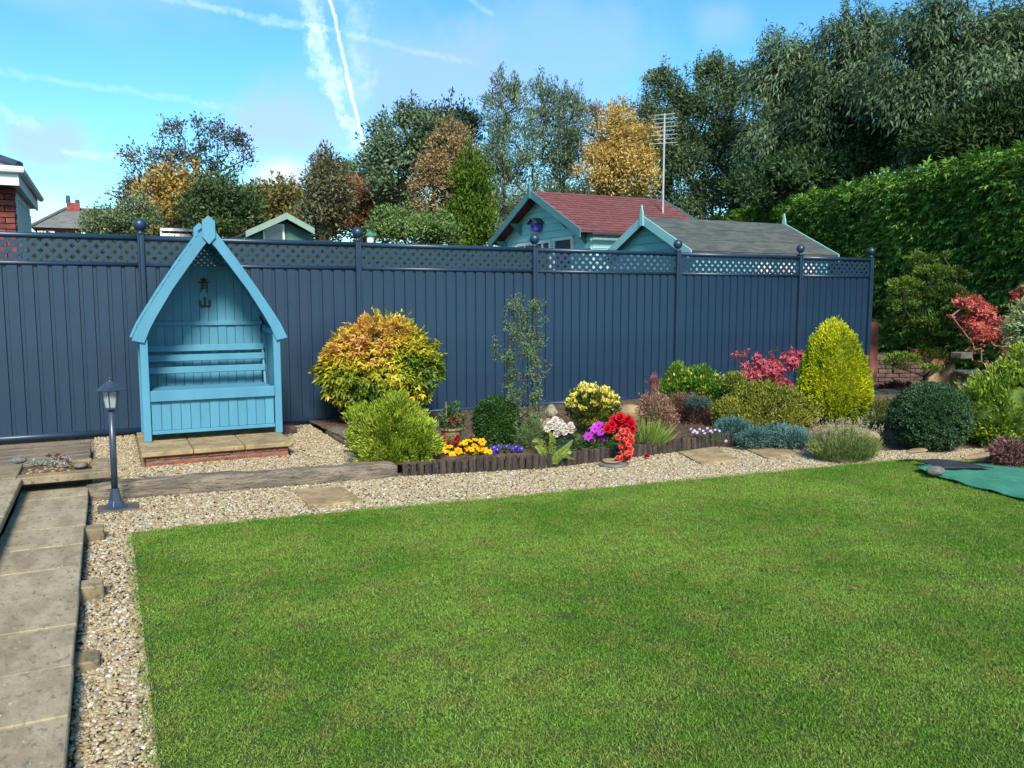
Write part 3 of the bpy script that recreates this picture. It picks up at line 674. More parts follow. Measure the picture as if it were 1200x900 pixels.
# back boards: upper ones rise to the arch
nb = 13; bw = 1.17/nb
for k in range(nb):
    x0 = -.585+k*bw; x1 = x0+bw-.003; yb = AB-.0+(.006 if k % 2 else 0)
    zt0, zt1 = min(1.875, roofz(x0, outer)), min(1.875, roofz(x1, outer))
    MB().prism([(AX+x0, 1.305), (AX+x1, 1.305), (AX+x1, zt1), (AX+x0, zt0)], 'y', yb, yb+.016).build('back_board', M['blue'], arb, .003)
    MB().box(AX+x0, AX+x1, yb, yb+.016, .18, 1.27).build('back_board', M['blue'], arb, .003)
MB().box(AX-.60, AX+.60, AB-.022, AB+.03, 1.262, 1.31).build('back_rail', M['blue'], arb, .004)
MB().box(AX-.262, AX+.262, AB-.016, AB+.03, 1.868, 1.900).build('back_rail', M['blue'], arb, .004)
mb = MB(); z0, z1 = 1.9, 2.2
for sgn, yy in ((1, AB+.002), (-1, AB+.014)):
    cv = -.7
    while cv < .7:
        pts = [q for q in np.linspace(z0, z1, 30) if abs(cv+sgn*(q-z0)) < roofx(q, outer)-.01]
        if len(pts) > 1: mb.bar((AX+cv+sgn*(pts[0]-z0), yy, pts[0]), (AX+cv+sgn*(pts[-1]-z0), yy, pts[-1]), .008, .024, up=(-sgn, 0, 1))
        cv += .066
mb.build('lattice_panel', M['blue'], arb)
# seat
for k in range(3): MB().box(AX-.575, AX+.575, AF-.012+k*.145, AF-.012+k*.145+.141, .617, .640).build('seat_board', M['blue'], arb, .004)
MB().box(AX-.598, AX+.598, AF-.050, AF-.0135, .535, .642).build('seat_rail', M['blue'], arb, .005)
MB().box(AX-.594, AX+.594, AF-.03, AF-.0, .205, .240).build('bottom_rail', M['blue'], arb, .004)
for k in range(13):
    x0 = -.592+k*.0911; MB().box(AX+x0, AX+x0+.088, AF-.010+(.004 if k % 2 else 0), AF+.008, .241, .534).build('front_board', M['blue'], arb, .003)
for k, (zc, yy) in enumerate(((1.025, AB-.075), (.925, AB-.11), (.80, AB-.145))):
    MB().box(AX-.60, AX+.60, yy-.012, yy+.010, zc-.035, zc+.035).build('backrest_slat', M['blue'], arb, .005)
# the two painted characters, brush strokes cut as thin black shapes
def stroke(mb, pts, wd, cx, cz, sx_, sz_, y0):
    P = [(cx+x*sx_, cz+z*sz_) for x, z in pts]; n = len(P); L_, R_ = [], []
    for i in range(n):
        a = Vector(P[max(0, i-1)]); b_ = Vector(P[min(n-1, i+1)]); d = (b_-a).normalized(); q = Vector((-d.y, d.x)); wi = wd*(wd and ([1.25, .85, 1.0, .8, .5][int(round(4*i/(n-1)))]))/2
        L_.append(tuple(Vector(P[i])+q*wi)); R_.append(tuple(Vector(P[i])-q*wi))
    mb.strip(L_, R_, 'y', y0-.008, y0)
KY = AB-.001
mb = MB()
for q in ([(-.62, .86), (0, .88), (.6, .90)], [(-.48, .70), (0, .72), (.48, .73)], [(-1, .53), (0, .56), (1, .57)], [(.02, 1.08), (.0, .8), (0, .54)],
          [(-.42, .44), (-.44, .1), (-.52, -.3), (-.72, -.62)], [(-.44, .42), (0, .43), (.48, .44)], [(.48, .46), (.48, 0), (.48, -.62), (.22, -.52)], [(-.4, .14), (0, .15), (.44, .16)], [(-.42, -.14), (0, -.13), (.44, -.12)]):
    stroke(mb, q, .019, AX+.01, 1.675, .060, .094, KY)
mb.build('character', M['black'], arb)
mb = MB()
for q in ([(0, 1.35), (.02, .4), (0, -.42)], [(-.86, .62), (-.84, 0), (-.72, -.5)], [(-.8, -.46), (0, -.40), (.88, -.40)], [(.84, .75), (.86, 0), (.8, -.62)]):
    stroke(mb, q, .024, AX+.01, 1.492, .056, .056, KY)
mb.build('character', M['black'], arb)

# ------------------------------------------------------------------ lamp post
lp = thing('garden_lamp', 'slate grey lantern on a slim post beside the long sleeper', 'lamp post', (.0, 6.66, 0))
X, Y = .0, 6.66
MB().lathe((X, Y, 0), [(.098, 0), (.098, .006), (.07, .022), (.045, .06), (.034, .12), (.031, .15)], 6, rot=.3).build('base', M['lamp'], lp, .002)
MB().tube([(X, Y, .14), (X+.004, Y, .735)], .0235, 14).build('post', M['lamp'], lp, smooth=True)
MB().lathe((X+.004, Y, .73), [(.020, 0), (.040, .006), (.044, .016), (.038, .026)], 6, rot=.3).build('collar', M['lamp'], lp)
for k in range(6):
    a = .3+k*pi/3; b_ = a+pi/3
    p0 = Vector((X+.004+cos(a)*.040, Y+sin(a)*.040, .75)); p1 = Vector((X+.004+cos(a)*.062, Y+sin(a)*.062, .885)); q0 = Vector((X+.004+cos(b_)*.040, Y+sin(b_)*.040, .75)); q1 = Vector((X+.004+cos(b_)*.062, Y+sin(b_)*.062, .885))
    MB().tube([p0, p1], .0045, 5).build('frame_bar', M['lamp'], lp)
    i_ = Vector((X+.004, Y, .82)); g_ = [p0.lerp(i_, .06), q0.lerp(i_, .06), q1.lerp(i_, .04), p1.lerp(i_, .04)]; h_ = [q.lerp(i_, .05) for q in g_]
    MB().add(g_+h_, [(0, 1, 2, 3), (7, 6, 5, 4), (0, 4, 5, 1), (1, 5, 6, 2), (2, 6, 7, 3), (3, 7, 4, 0)]).build('pane', M['lampglass'], lp)
MB().lathe((X+.004, Y, .755), [(.012, 0), (.013, .07), (.020, .085), (.018, .11), (.006, .125)], 10).build('bulb', M['white'], lp, smooth=True)
MB().lathe((X+.004, Y, .880), [(.100, 0), (.102, .006), (.072, .024), (.050, .044), (.030, .060), (.012, .068), (.008, .078), (.013, .086), (.007, .094), (.002, .100)], 12, rot=.3).build('cap', M['lamp'], lp)
ls = MB().box(-.12, .16, 6.54, 6.78, -.03, .006).build('lamp_base_slab', M['concrete'], None, .006); props(ls, 'small grey slab sunk in the gravel under the lamp', 'slab')

# ------------------------------------------------------------------ sleepers
def sleeper(name, a, b_, wd, h, seed, label, zb=-.03):
    """weathered balk: wavy, split, tapered"""
    a, b_ = Vector(a), Vector(b_); n = 60; d = (b_-a); L_ = d.length; d.normalize(); s_ = Vector((-d.y, d.x, 0)); r = random.Random(seed)
    ph = [r.uniform(0, 6) for _ in range(12)]; vs, fs = [], []
    prof = [(-.5, 0), (-.53, .25), (-.5, .6), (-.47, .85), (-.38, .98), (-.15, 1.0), (.15, 1.01), (.36, .99), (.47, .88), (.5, .6), (.5, 0)]; m_ = len(prof)
    for i in range(n+1):
        t_ = i/n; c_ = a+d*L_*t_; endk = 1-.10*math.exp(-t_*18)-.16*math.exp(-(1-t_)*30)
        for k, (u_, v_) in enumerate(prof):
            wv = .035*sin(t_*9+ph[k])+.03*sin(t_*21+ph[(k+3) % 12])+.025*sin(t_*57+ph[(k+5) % 12]+k)
            crack = -.05 if (k in (2, 5) and .25 < t_ < .95 and sin(t_*13+ph[1]+k) > .1) else 0
            q = c_+s_*(u_*wd*(endk+wv+crack*(k == 2))); q.z = zb+(v_*(endk+wv*.9+crack*(k == 5)))*(h-zb); vs.append(tuple(q))
    for i in range(n):
        for k in range(m_): fs.append((i*m_+k, i*m_+(k+1) % m_, (i+1)*m_+(k+1) % m_, (i+1)*m_+k))
    fs.append(tuple(range(m_))); fs.append(tuple(n*m_+k for k in range(m_))[::-1])
    o = MB().add(vs, fs).build(name, M['sleeper'], None, 0, True); props(o, label, 'sleeper')
    o.rotation_euler = (0, 0, 0); return o
sleeper('timber_sleeper', (-.19, 7.06, 0), (2.23, 6.83, 0), .17, .125, 3, 'long weathered grey oak sleeper in front of the arbour gravel')
sleeper('timber_sleeper', (2.30, 7.1, 0), (2.30, 9.35, 0), .2, .085, 5, 'worn brown sleeper running back beside the bright green bush')
o = MB().box(1.66, 1.92, 9.48, 9.66, 0, .085).build('brick', M['brick_dark'], None, .012); props(o, 'loose dark brick lying on gravel right of the arbour', 'brick')

# ------------------------------------------------------------------ log roll edging
lr = thing('log_edging', 'row of short dark round logs edging the flower border', 'edging', (4.1, 6.6, 0))
ctrl = [(2.28, 6.80), (2.9, 6.66), (3.58, 6.53), (4.3, 6.57), (5.03, 6.66), (5.6, 6.70), (6.05, 6.70)]
pts = []; acc = 0
cx_ = np.interp(np.linspace(0, 6, 400), range(7), [q[0] for q in ctrl]); cy_ = np.interp(np.linspace(0, 6, 400), range(7), [q[1] for q in ctrl])
dl_ = np.r_[0, np.cumsum(np.hypot(np.diff(cx_), np.diff(cy_)))]; step = .0665
lmes = [MB().lathe((0, 0, 0), [(.030, -.05), (.0325, .0), (.031, .1), (.032, .126), (.027, .134)], 10).mesh('log', (0, 0, 0), M['log'], smooth=False) for _ in range(1)]
for k in range(int(dl_[-1]/step)):
    x = float(np.interp(k*step+.03, dl_, cx_)); y = float(np.interp(k*step+.03, dl_, cy_))
    inst('log', lmes[0], lr, (x, y+random.uniform(-.004, .004), 0), (random.uniform(-.04, .04), random.uniform(-.04, .04), random.uniform(0, 6)), (random.uniform(.95, 1.06), random.uniform(.95, 1.06), random.uniform(.86, 1.04)*(.86 if x < 2.9 else 1)))

# ------------------------------------------------------------------ stepping slabs and small hard things
def flag(pxs, z, label, thick=.04):
    P = [G(*q, z) for q in pxs]; o = MB().prism([(q.x, q.y) for q in P], 'z', z-thick, z).build('stepping_slab', M['slab'], None, .006); props(o, label, 'paving slab')
flag([(345, 573), (402, 570), (426, 586), (362, 593)], .014, 'sandy stepping slab in gravel in front of the long sleeper')
flag([(795, 529), (838, 523), (866, 538), (822, 543)], .014, 'sandy stepping slab in gravel near the end of the log edging')
flag([(873, 525), (912, 523), (937, 530), (900, 537)], .014, 'sandy stepping slab in gravel in front of the blue creeping juniper')
q = G(718, 545); o = MB().lathe((q.x, q.y, 0), [(.13, -.02), (.135, .012), (.125, .022), (.02, .024)], 24).build('round_slab', M['stone_grey'], None, smooth=False); props(o, 'round grey stone disc set in gravel below the coral flowers', 'disc')
dsh = MB().lathe((q.x, q.y+.02, .025), [(.075, 0), (.088, .006), (.090, .016), (.083, .022), (.07, .014), (.01, .012)], 24).build('clay_saucer', M['clay_pale'], None, smooth=True); props(dsh, 'shallow pale clay saucer resting on the round stone disc', 'saucer')
def rock(px, py, D, rx, ry, rz, mt, label, seed, cat='rock'):
    p = AT(px, py, D); o = MB().blob(tuple(p), (rx, ry, rz), 3, .3, seed, 1.5).build('rock', M[mt], None, smooth=True); return props(o, label, cat)

# ------------------------------------------------------------------ border plants
Y_ = lambda *a: a
def PB(x0, x1, y0, y1, zg=.09, k=.85, ybase=None):
    """ellipsoid for a plant whose photo box is x0..x1, y0..y1, standing on height zg"""
    xm = (x0+x1)/2; g = G(xm, ybase or y1, zg); D = depth(g); R = (x1-x0)/2*D/F; D += R*k; R = (x1-x0)/2*D/F
    c_ = AT(xm, (y0+y1)/2, D); rz = (y1-y0)/2*D/F
    base = Vector((c_.x, c_.y, zg)); return base, c_, R, rz, D
def sub(c_, D, dx, dy, dd=0):
    s = D/F; return Vector(c_)+Vector((cos(YAW)*dx*s, -sin(YAW)*dx*s, -dy*s))+Vector((sin(YAW), cos(YAW), 0))*dd
def stems(parent, base, cen, rx, rz, n, r, mat='bark', name='stem', seed=0):
    r *= .6; rx *= .8; rz *= .8
    cl_ = []; rr = random.Random(seed)
    for i in range(n):
        a = rr.uniform(0, 6.28); e = rr.uniform(-.2, .9); cl_.append((cen[0]+cos(a)*rx*.8*cos(e), cen[1]+sin(a)*rx*.8*cos(e), cen[2]+sin(e)*rz*.8))
    return wood(parent, skeleton(base, cl_, max(.06, (cen[2]-base[2])*.25), r, seed=seed), name, M[mat])

# yellow and orange acer
D = 9.9; base = G(446, 495, .05); D = depth(base)-.15
base = AT(446, 350, D); base.z = .05
t = thing('acer_shrub', 'rounded Japanese maple turning yellow and orange against the blue fence', 'shrub', base)
cA = AT(446, 423, D); s = D/F
bl = [(sub(cA, D, 0, -3), (60*s, 56*s, 46*s)), (sub(cA, D, -32, 8, -.1), (36*s, 38*s, 40*s)), (sub(cA, D, 34, 10, 0), (33*s, 38*s, 40*s)), (sub(cA, D, 0, 36), (44*s, 40*s, 28*s))]
PA = [c(80, 104, 34, .7), c(120, 140, 40, .7), c(166, 168, 46, .7), c(204, 186, 52, .7), c(220, 188, 64, .7), c(220, 168, 84, .7), c(212, 134, 104, .7)]
def ab(P): return .30*(P[:, 2]-cA.z)/(60*s)-.20*((P[:, 0]-cA.x)/(70*s))-.06
bush(t, bl, 15000, .070, .024, 750, .035, PA, 1., -.35, .5, 9, ab, seed=8, lobes=3, fill=.12, bumpy=.16, j=.4)
stems(t, base, cA, 60*s, 45*s, 24, .03, seed=1)
# golden green thuja
base, c0, R, rz, D = PB(411, 508, 466, 549, .05); t = thing('thuja_bush', 'bright lime green feathery conifer bush at the end of the sleeper', 'shrub', base); s = D/F
bl = [(c0, (R*.98, R*.9, rz*.9)), (sub(c0, D, 4, -18), (R*.6, R*.5, rz*.8)), (sub(c0, D, -30, -8), (R*.5, R*.5, rz*.66)), (sub(c0, D, 0, 22, -.05), (R*.95, R*.85, rz*.55)), (sub(c0, D, 32, 6, -.05), (R*.5, R*.5, rz*.6))]
bush(t, bl, 42000, .036, .009, 620, .020, [c(70, 100, 26), c(128, 152, 40), c(176, 194, 62), c(206, 214, 100)], .9, .6, .4, 9, seed=4, mat='needle', zmin=.03, fill=.4, bumpy=.25)
stems(t, base, c0, R*.8, rz*.6, 14, .02, seed=2)
# clipped box balls
def boxball(x0, x1, y0, y1, zg, label, pal, n=34000, seed=5, L=.020, W=.013):
    base, c0, R, rz, D = PB(x0, x1, y0, y1, zg); t = thing('box_ball', label, 'shrub', base)
    MB().blob(tuple(c0), (R*.86, R*.86, rz*.88), 3, .03, seed).build('inner_growth', hedgecore('box_inner', pal[0], pal[1]), t, smooth=True)
    bush(t, [(c0, (R, R, rz))], n, L, W, 1500, .014, pal, .9, .2, .8, 12, seed=seed, zmin=zg, fill=0, shell=.93, bumpy=.05)
    MB().tube([tuple(base-Vector((0, 0, .03))), tuple(c0)], .015, 6).build('stem', M['bark'], t); return base, c0, R, D
boxball(556, 607, 466, 524, .09, 'dark green clipped box ball behind the yellow pansies', [c(40, 66, 24), c(54, 86, 32), c(84, 118, 46)])
boxball(1047, 1133, 450, 527, .05, 'larger clipped box ball beside the black mat', [c(46, 74, 44), c(62, 96, 56), c(98, 132, 82)], 60000, 6)
# climber on a black obelisk
g = G(607, 521, .09); D = depth(g); D0 = D; s = D/F
ob = thing('obelisk', 'thin black metal obelisk frame supporting the wispy climber', 'plant support', (g.x, g.y, .05))
pA, pB = G(598, 523, .08), G(626, 520, .08)
ce = (pA+pB)/2; hw = (pB-pA).length/2; topz = AT(610, 362, D).z
dirx = (pB-pA).normalized(); diry = Vector((-dirx.y, dirx.x, 0))
for i, (a_, b_) in enumerate(((-1, -1), (1, -1), (1, 1), (-1, 1))):
    q0 = ce+dirx*a_*hw+diry*b_*hw*.8; q1 = ce+dirx*a_*hw*.75+diry*b_*hw*.6; q1.z = topz; q0.z = .02
    MB().tube([q0, q0.lerp(q1, .5), q1], .006, 6).build('upright', M['black'], ob)
for zz in (.35, .75, 1.15, topz-.02):
    k = hw*(1-.25*zz/topz); P = [ce+dirx*cos(a)*k*1.2+diry*sin(a)*k*1.0 for a in np.linspace(0, 2*pi, 17)]
    for q in P: q.z = zz
    MB().tube(P, .005, 5).build('hoop', M['black'], ob)
cl = thing('climbing_jasmine', 'wispy sparse green climber growing up the black obelisk', 'climber', (ce.x, ce.y, .08))
sk_pts = []; rr = random.Random(5)
for i in range(95):
    zz = rr.uniform(.15, topz+.06); a = rr.uniform(0, 6.28); k = hw*1.15*(1-.2*zz/topz)*rr.uniform(.7, 1.15)+(.12 if rr.random() < .12 else 0)
    q = ce+dirx*cos(a)*k+diry*sin(a)*k; sk_pts.append((q.x, q.y, zz))
for (x, y) in ((578, 408), (583, 398), (590, 372), (600, 352), (626, 356), (640, 372), (645, 428), (633, 425), (586, 420), (612, 349), (637, 395)): sk_pts.append(tuple(AT(x, y, D)))
sk = skeleton((ce.x, ce.y, .06), sk_pts, .3, .012, seed=3, wob=.5); sk = (sk[0], sk[1], [max(.0018, q*.5) for q in sk[2]]); wood(cl, sk, 'stem', M['bark'], 4)
nd = np.array(sk[0]); pr = np.array(sk[1]); n = 6500; ii = rng.integers(1, len(nd), n); tt = rng.random((n, 1)); P = nd[ii]*tt+nd[pr[ii]]*(1-tt)+rng.normal(size=(n, 3))*.026
leafobj('foliage', cl, P, rdir(n)+[0, 0, .2], rdir(n), rng.uniform(.014, .030, n), .010, palette(P, [c(66, 94, 54), c(92, 122, 70), c(132, 152, 96), c(160, 150, 110)], 5, 3), M['leaf'])
# second softer growth at the climber's foot
bs, c0, R, rz, D = PB(610, 640, 492, 530, .09); t = thing('wispy_plant', 'loose green wispy plant at the foot of the obelisk', 'plant', bs)
bush(t, [(c0, (R, R, rz))], 900, .05, .008, 60, .03, [c(90, 110, 60), c(130, 148, 80)], .6, .8, .6, seed=8)

# terracotta pot with small red-flowered plant
g = G(529, 522, .08); t = thing('terracotta_pot', 'pale clay pot with a small plant of pinkish red blooms by the fence', 'plant pot', g); D = depth(g); s = D/F
MB().lathe(tuple(g), [(.075, 0), (.10, .14), (.105, .16)], 20).build('pot', M['clay_pale'], t, smooth=True)
MB().lathe((g.x, g.y, g.z+.16), [(.118, 0), (.124, .008), (.124, .022), (.105, .026), (.09, .012)], 20).build('rim', M['clay_pale'], t, smooth=False)
pz = g+Vector((0, 0, .18)); bush(t, [((pz.x, pz.y, pz.z+.07), (.12, .12, .08)), ((pz.x+.02, pz.y, pz.z+.16), (.06, .06, .09))], 900, .035, .018, 90, .02, [c(50, 80, 40), c(90, 120, 60)], .8, .4, .7, seed=9)
MB().tube([(g.x-.05, g.y, g.z+.1), (g.x-.055, g.y, g.z+.45)], .006, 5).build('cane', M['straw'], t)
def flowermesh(name, kind, pal, size, seed=0):
    """a single bloom facing +Z, local units in metres"""
    r = np.random.default_rng(seed); P, D, N, L, W, C = [], [], [], [], [], []
    def add(p, d, n, l, w_, cc): P.append(p); D.append(d); N.append(n); L.append(l); W.append(w_); C.append(cc)
    pal = [np.array(q) for q in pal]
    if kind == 'pansy':
        for a in (90, 28, 152, -40, -140, -90):
            a = radians(a); add((0, 0, .001), (cos(a), sin(a), .15), (0, 0, 1), size*.56, size*.60, pal[0]*r.uniform(.9, 1.1))
        for a in (0, 120, 240):
            a = radians(a); add((0, 0, .006), (cos(a), sin(a), .3), (0, 0, 1), size*.16, size*.12, pal[1])
    elif kind == 'petunia':
        for k in range(7):
            a = 2*pi*k/7; add((0, 0, 0), (cos(a), sin(a), .25), (0, 0, 1), size*.55, size*.55, pal[0]*r.uniform(.88, 1.1))
        for k in range(4):
            a = 2*pi*k/4; add((0, 0, .004), (cos(a), sin(a), .6), (0, 0, 1), size*.12, size*.1, pal[1])
    else:   # ruffled double bloom
        for ring, (el, n_, l_) in enumerate(((.1, 8, .52), (.55, 8, .50), (1.0, 6, .44), (1.3, 4, .34))):
            for k in range(n_):
                a = 2*pi*(k+.5*ring)/n_+r.uniform(-.15, .15); d = (cos(a)*cos(el), sin(a)*cos(el), sin(el)); n2 = (-cos(a)*sin(el), -sin(a)*sin(el), cos(el))
                add((0, 0, .002*ring), d, n2, size*l_*r.uniform(.85, 1.1), size*.46*r.uniform(.8, 1.1), pal[ring % len(pal)]*r.uniform(.85, 1.12))
    P, D, N, C = (np.array(q, float) for q in (P, D, N, C))
    return leafobj(name, None, P, D, N, np.array(L), np.array(W), C, M['petal'], (0, 0, 0), .10 if kind != 'double' else -.16, obj=False)
yel = flowermesh('flower', 'pansy', [c(250, 200, 12, .8), c(220, 120, 10, .8)], .066); ora = flowermesh('flower', 'pansy', [c(250, 178, 8, .8), c(200, 90, 10, .8)], .07, 3)
pur = flowermesh('flower', 'pansy', [c(74, 56, 170, .8), c(240, 220, 120, .8)], .05); mag = flowermesh('flower', 'petunia', [c(200, 66, 196, .8), c(110, 20, 110, .8)], .085)
redf = flowermesh('flower', 'double', [c(204, 20, 44, .85), c(224, 34, 54, .85)], .095, 1); cor = flowermesh('flower', 'double', [c(236, 76, 66, .85), c(246, 124, 104, .85)], .058, 2)
whi = flowermesh('flower', 'double', [(.78, .74, .66), (.74, .56, .50), (.8, .76, .66)], .058, 4); pnk = flowermesh('flower', 'double', [c(216, 70, 100, .8), c(196, 40, 70, .8)], .035, 5); lil = flowermesh('flower', 'pansy', [c(206, 176, 220, .9), c(240, 230, 180, .8)], .026, 6)
redsn = flowermesh('flower', 'double', [c(200, 24, 60, .8), c(180, 14, 44, .8)], .042, 7)
CAMV = Vector((0, 0, CH))
def flower(me, parent, p, tilt=.5, fs=1.12):
    p = p+(CAMV-p).normalized()*.05
    v = (CAMV-p).normalized()*.75+Vector((0, 0, .65))+Vector((random.uniform(-1, 1), random.uniform(-1, 1), random.uniform(-.3, .6)))*tilt
    rt = v.to_track_quat('Z', 'Y').to_euler(); o = inst('flower', me, parent, p, rt, (random.uniform(.9, 1.2)*fs,)*3); o.rotation_euler.rotate_axis('Z', random.uniform(0, 6)); return o
for x, y in ((527, 492), (531, 498), (534, 488), (525, 503), (537, 493)): flower(pnk, t, AT(x, y, D-.05))
# pansies
def patch(name, label, cat, pix, D, me, zg, hs=(6, 6), pal=None, n=1200, tilt=.5, blobs=None, L=.03, W=.015):
    xs = [q[0] for q in pix]; cx = sum(xs)/len(xs); base = AT(cx, 350, D); base.z = zg; t = thing(name, label, cat, base); s = D/F
    cl_ = blobs or [(AT(x+random.uniform(-3, 3), y+8, D+.06+random.uniform(-.03, .05)), (9*s, 9*s, 8*s)) for x, y in pix]
    bush(t, cl_, n, L, W, max(60, n//12), .018, pal or [c(44, 76, 36), c(74, 108, 48), c(110, 138, 70)], .8, .3, .7, seed=11, zmin=zg-.02, fill=.5)
    for i, (x, y) in enumerate(pix):
        mm = me[i % len(me)] if isinstance(me, list) else me; flower(mm, t, AT(x, y, D+random.uniform(-.05, .05)), tilt)
    return t
Dp = depth(G(560, 545, .0))+.16
patch('pansy_plant', 'bed of bright yellow pansies behind the dark log edging', 'flowers', [(513, 529), (518, 521), (523, 527), (520, 535), (530, 533), (537, 530), (545, 519), (548, 526), (550, 517), (556, 523), (557, 516), (563, 527), (567, 528), (548, 531), (558, 534), (565, 518), (574, 530), (531, 537), (527, 524), (537, 529), (552, 527), (542, 520)], Dp, [yel, ora], .09, n=2600)
patch('snapdragon', 'cluster of small dark red flower spikes among the pansies', 'flowers', [(521, 514), (524, 518), (527, 521), (522, 523), (534, 515), (537, 518), (534, 524), (536, 512), (540, 519), (535, 528), (519, 510), (552, 514)], Dp+.12, redsn, .09, n=900)
patch('violet_pansies', 'small purple pansies in front of the clipped box ball', 'flowers', [(580, 530), (585, 523), (579, 525), (594, 524), (602, 526), (608, 527), (583, 527), (605, 524), (611, 526)], Dp+.02, pur, .09, n=1500)
patch('petunia_plant', 'magenta petunias between the white and the red begonias', 'flowers', [(697, 503), (705, 507), (700, 514), (708, 514), (702, 499), (690, 512)], depth(G(700, 540, 0))+.2, mag, .09, n=2400, blobs=[(AT(690, 522, depth(G(700, 540, 0))+.22), (.19, .13, .10)), (AT(712, 520, depth(G(700, 540, 0))+.22), (.13, .12, .10))])
Dr_ = depth(G(722, 540, 0))+.2
patch('red_begonia', 'cluster of large deep red begonia blooms above the edging', 'flowers', [(720, 492), (727, 490), (733, 493), (717, 498), (725, 499), (735, 500), (712, 503), (739, 497), (741, 504), (730, 496), (722, 495), (716, 503), (736, 492)], Dr_, redf, .09, n=1500)
Dc = depth(G(735, 545, 0))+.04
patch('coral_begonia', 'trailing coral red begonia spilling over the log edging', 'flowers', [(730, 506), (733, 510), (724, 513), (729, 518), (738, 515), (736, 522), (731, 523), (734, 528), (735, 532), (731, 535), (737, 536), (727, 538), (739, 512), (734, 538), (727, 509), (736, 508), (741, 518), (728, 524), (739, 527), (730, 530), (724, 537), (738, 531), (733, 516), (735, 505)], Dc, cor, .02, n=500, blobs=[(AT(733, 520, Dc+.05), (.05, .05, .13))])
q = G(758, 535, .02); o = link('fallen_bloom', redf, None, q); o.scale = (.75,)*3; props(o, 'single red bloom fallen on the gravel by the edging', 'flower')
patch('lilac_flowers', 'low patch of tiny pale lilac flowers near the end of the edging', 'flowers', [(810, 503), (814, 505), (820, 503), (824, 505), (829, 502), (833, 505), (838, 504), (817, 507), (826, 508), (835, 507), (851, 517), (812, 507), (843, 505)], depth(G(825, 528, 0))+.12, lil, .09, n=700, L=.02, W=.01)
# white begonias in a green pot
g = G(656, 535, .09); Dw = depth(g)+.05; t = thing('green_pot', 'dark green plastic pot holding white begonias beside the fern', 'plant pot', AT(657, 350, Dw)); s = Dw/F
q = AT(657, 531, Dw); MB().lathe((q.x, q.y, .085), [(.10, 0), (.125, .15), (.135, .152), (.135, .175), (.12, .175)], 20).build('pot', M['greenpot'], t, smooth=False)
bush(t, [(AT(656, 512, Dw), (.15, .12, .09))], 900, .04, .024, 90, .02, [c(40, 64, 34), c(70, 96, 50), c(110, 70, 50)], .8, .3, .7, seed=12)
for x, y in ((646, 501), (652, 502), (649, 495), (656, 498), (661, 499), (664, 503), (669, 498), (668, 505), (657, 508), (662, 507), (652, 509), (641, 503), (670, 501), (651, 492), (644, 498), (658, 503)): flower(whi, t, AT(x, y, Dw-.08))
# fern
def frond(parent, pts, wmax, pal, n=26, seed=0):
    pts = [Vector(p) for p in pts]; ts = np.linspace(0, 1, n); P, D, N, L = [], [], [], []
    def cur(t_):
        f = t_*(len(pts)-1); i = min(int(f), len(pts)-2); return pts[i].lerp(pts[i+1], f-i)
    for t_ in ts[2:]:
        p = cur(t_); d = (cur(min(1, t_+.04))-cur(t_-.04)).normalized(); v = (CAMV-p).normalized(); s_ = d.cross(v).normalized()
        wd = wmax*(1-t_)**.7*min(1, t_*4)+.006
        for k in (-1, 1): P.append(p); D.append(s_*k+d*.45+v*.1); N.append(v); L.append(wd)
    P, D, N = (np.array(q) for q in (P, D, N)); L = np.array(L)
    fo = leafobj('frond', parent, P, D, N, L, np.maximum(.006, L*.15), palette(P, pal, 5, seed), M['leaf'], cup=.05)
    MB().tube(pts, [.004]*(len(pts)-1)+[.0015], 4).build('rib', M['leafrib'], fo)
M['leafrib'] = surf('fern_rib', c(150, 160, 70), c(130, 140, 60), .7)
g = G(644, 543, .03); Df = depth(g); t = thing('fern', 'yellow green fern arching over the edging beside the green pot', 'fern', g)
PF = [c(96, 130, 40), c(140, 164, 54), c(180, 184, 80)]
for i, fr_ in enumerate(([(645, 540), (640, 525), (630, 515), (624, 517)], [(646, 540), (644, 520), (640, 508), (637, 503)], [(647, 540), (652, 520), (654, 508), (650, 500)], [(645, 542), (655, 532), (664, 524), (671, 516)], [(645, 544), (650, 540), (660, 533), (672, 538)], [(643, 543), (638, 546), (632, 548), (628, 546)],
                          [(646, 540), (636, 530), (632, 525), (627, 523)], [(646, 540), (648, 522), (647, 512), (644, 506)], [(648, 542), (660, 530), (667, 528), (668, 532)])):
    P = [AT(x, y, Df-.02*k+(.05 if i < 3 else -.03)) for k, (x, y) in enumerate(fr_)]; frond(t, P, .055, PF if i != 3 else [c(170, 180, 70), c(196, 196, 96)], seed=i)
# stone figurine
g = G(646, 505, .07); g = AT(646, 350, depth(G(646, 530, .09))+.45); g.z = .08; D = depth(g); s = D/F
zt = AT(646, 475, D).z
st = thing('stone_statue', 'weathered grey stone figurine bust standing behind white begonias', 'statue', g)
H_ = zt-g.z; hr = H_*.155
mb = MB()
mb.lathe(tuple(g), [(H_*.30, 0), (H_*.31, H_*.1), (H_*.26, H_*.3), (H_*.27, H_*.5), (H_*.25, H_*.58), (H_*.14, H_*.66), (H_*.085, H_*.70), (H_*.08, H_*.76)], 20, 1, .62)
hc = Vector((g.x, g.y-.01, g.z+H_*.84)); mb.blob(tuple(hc), (hr*.88, hr*.92, hr*1.12), 3, .0, 1)
v = (CAMV-hc); v.z = 0; v.normalize(); sx_ = Vector((-v.y, v.x, 0))
mb.blob(tuple(hc+v*hr*.92-Vector((0, 0, hr*.10))), (hr*.14, hr*.2, hr*.26), 2, 0, 1)          # nose
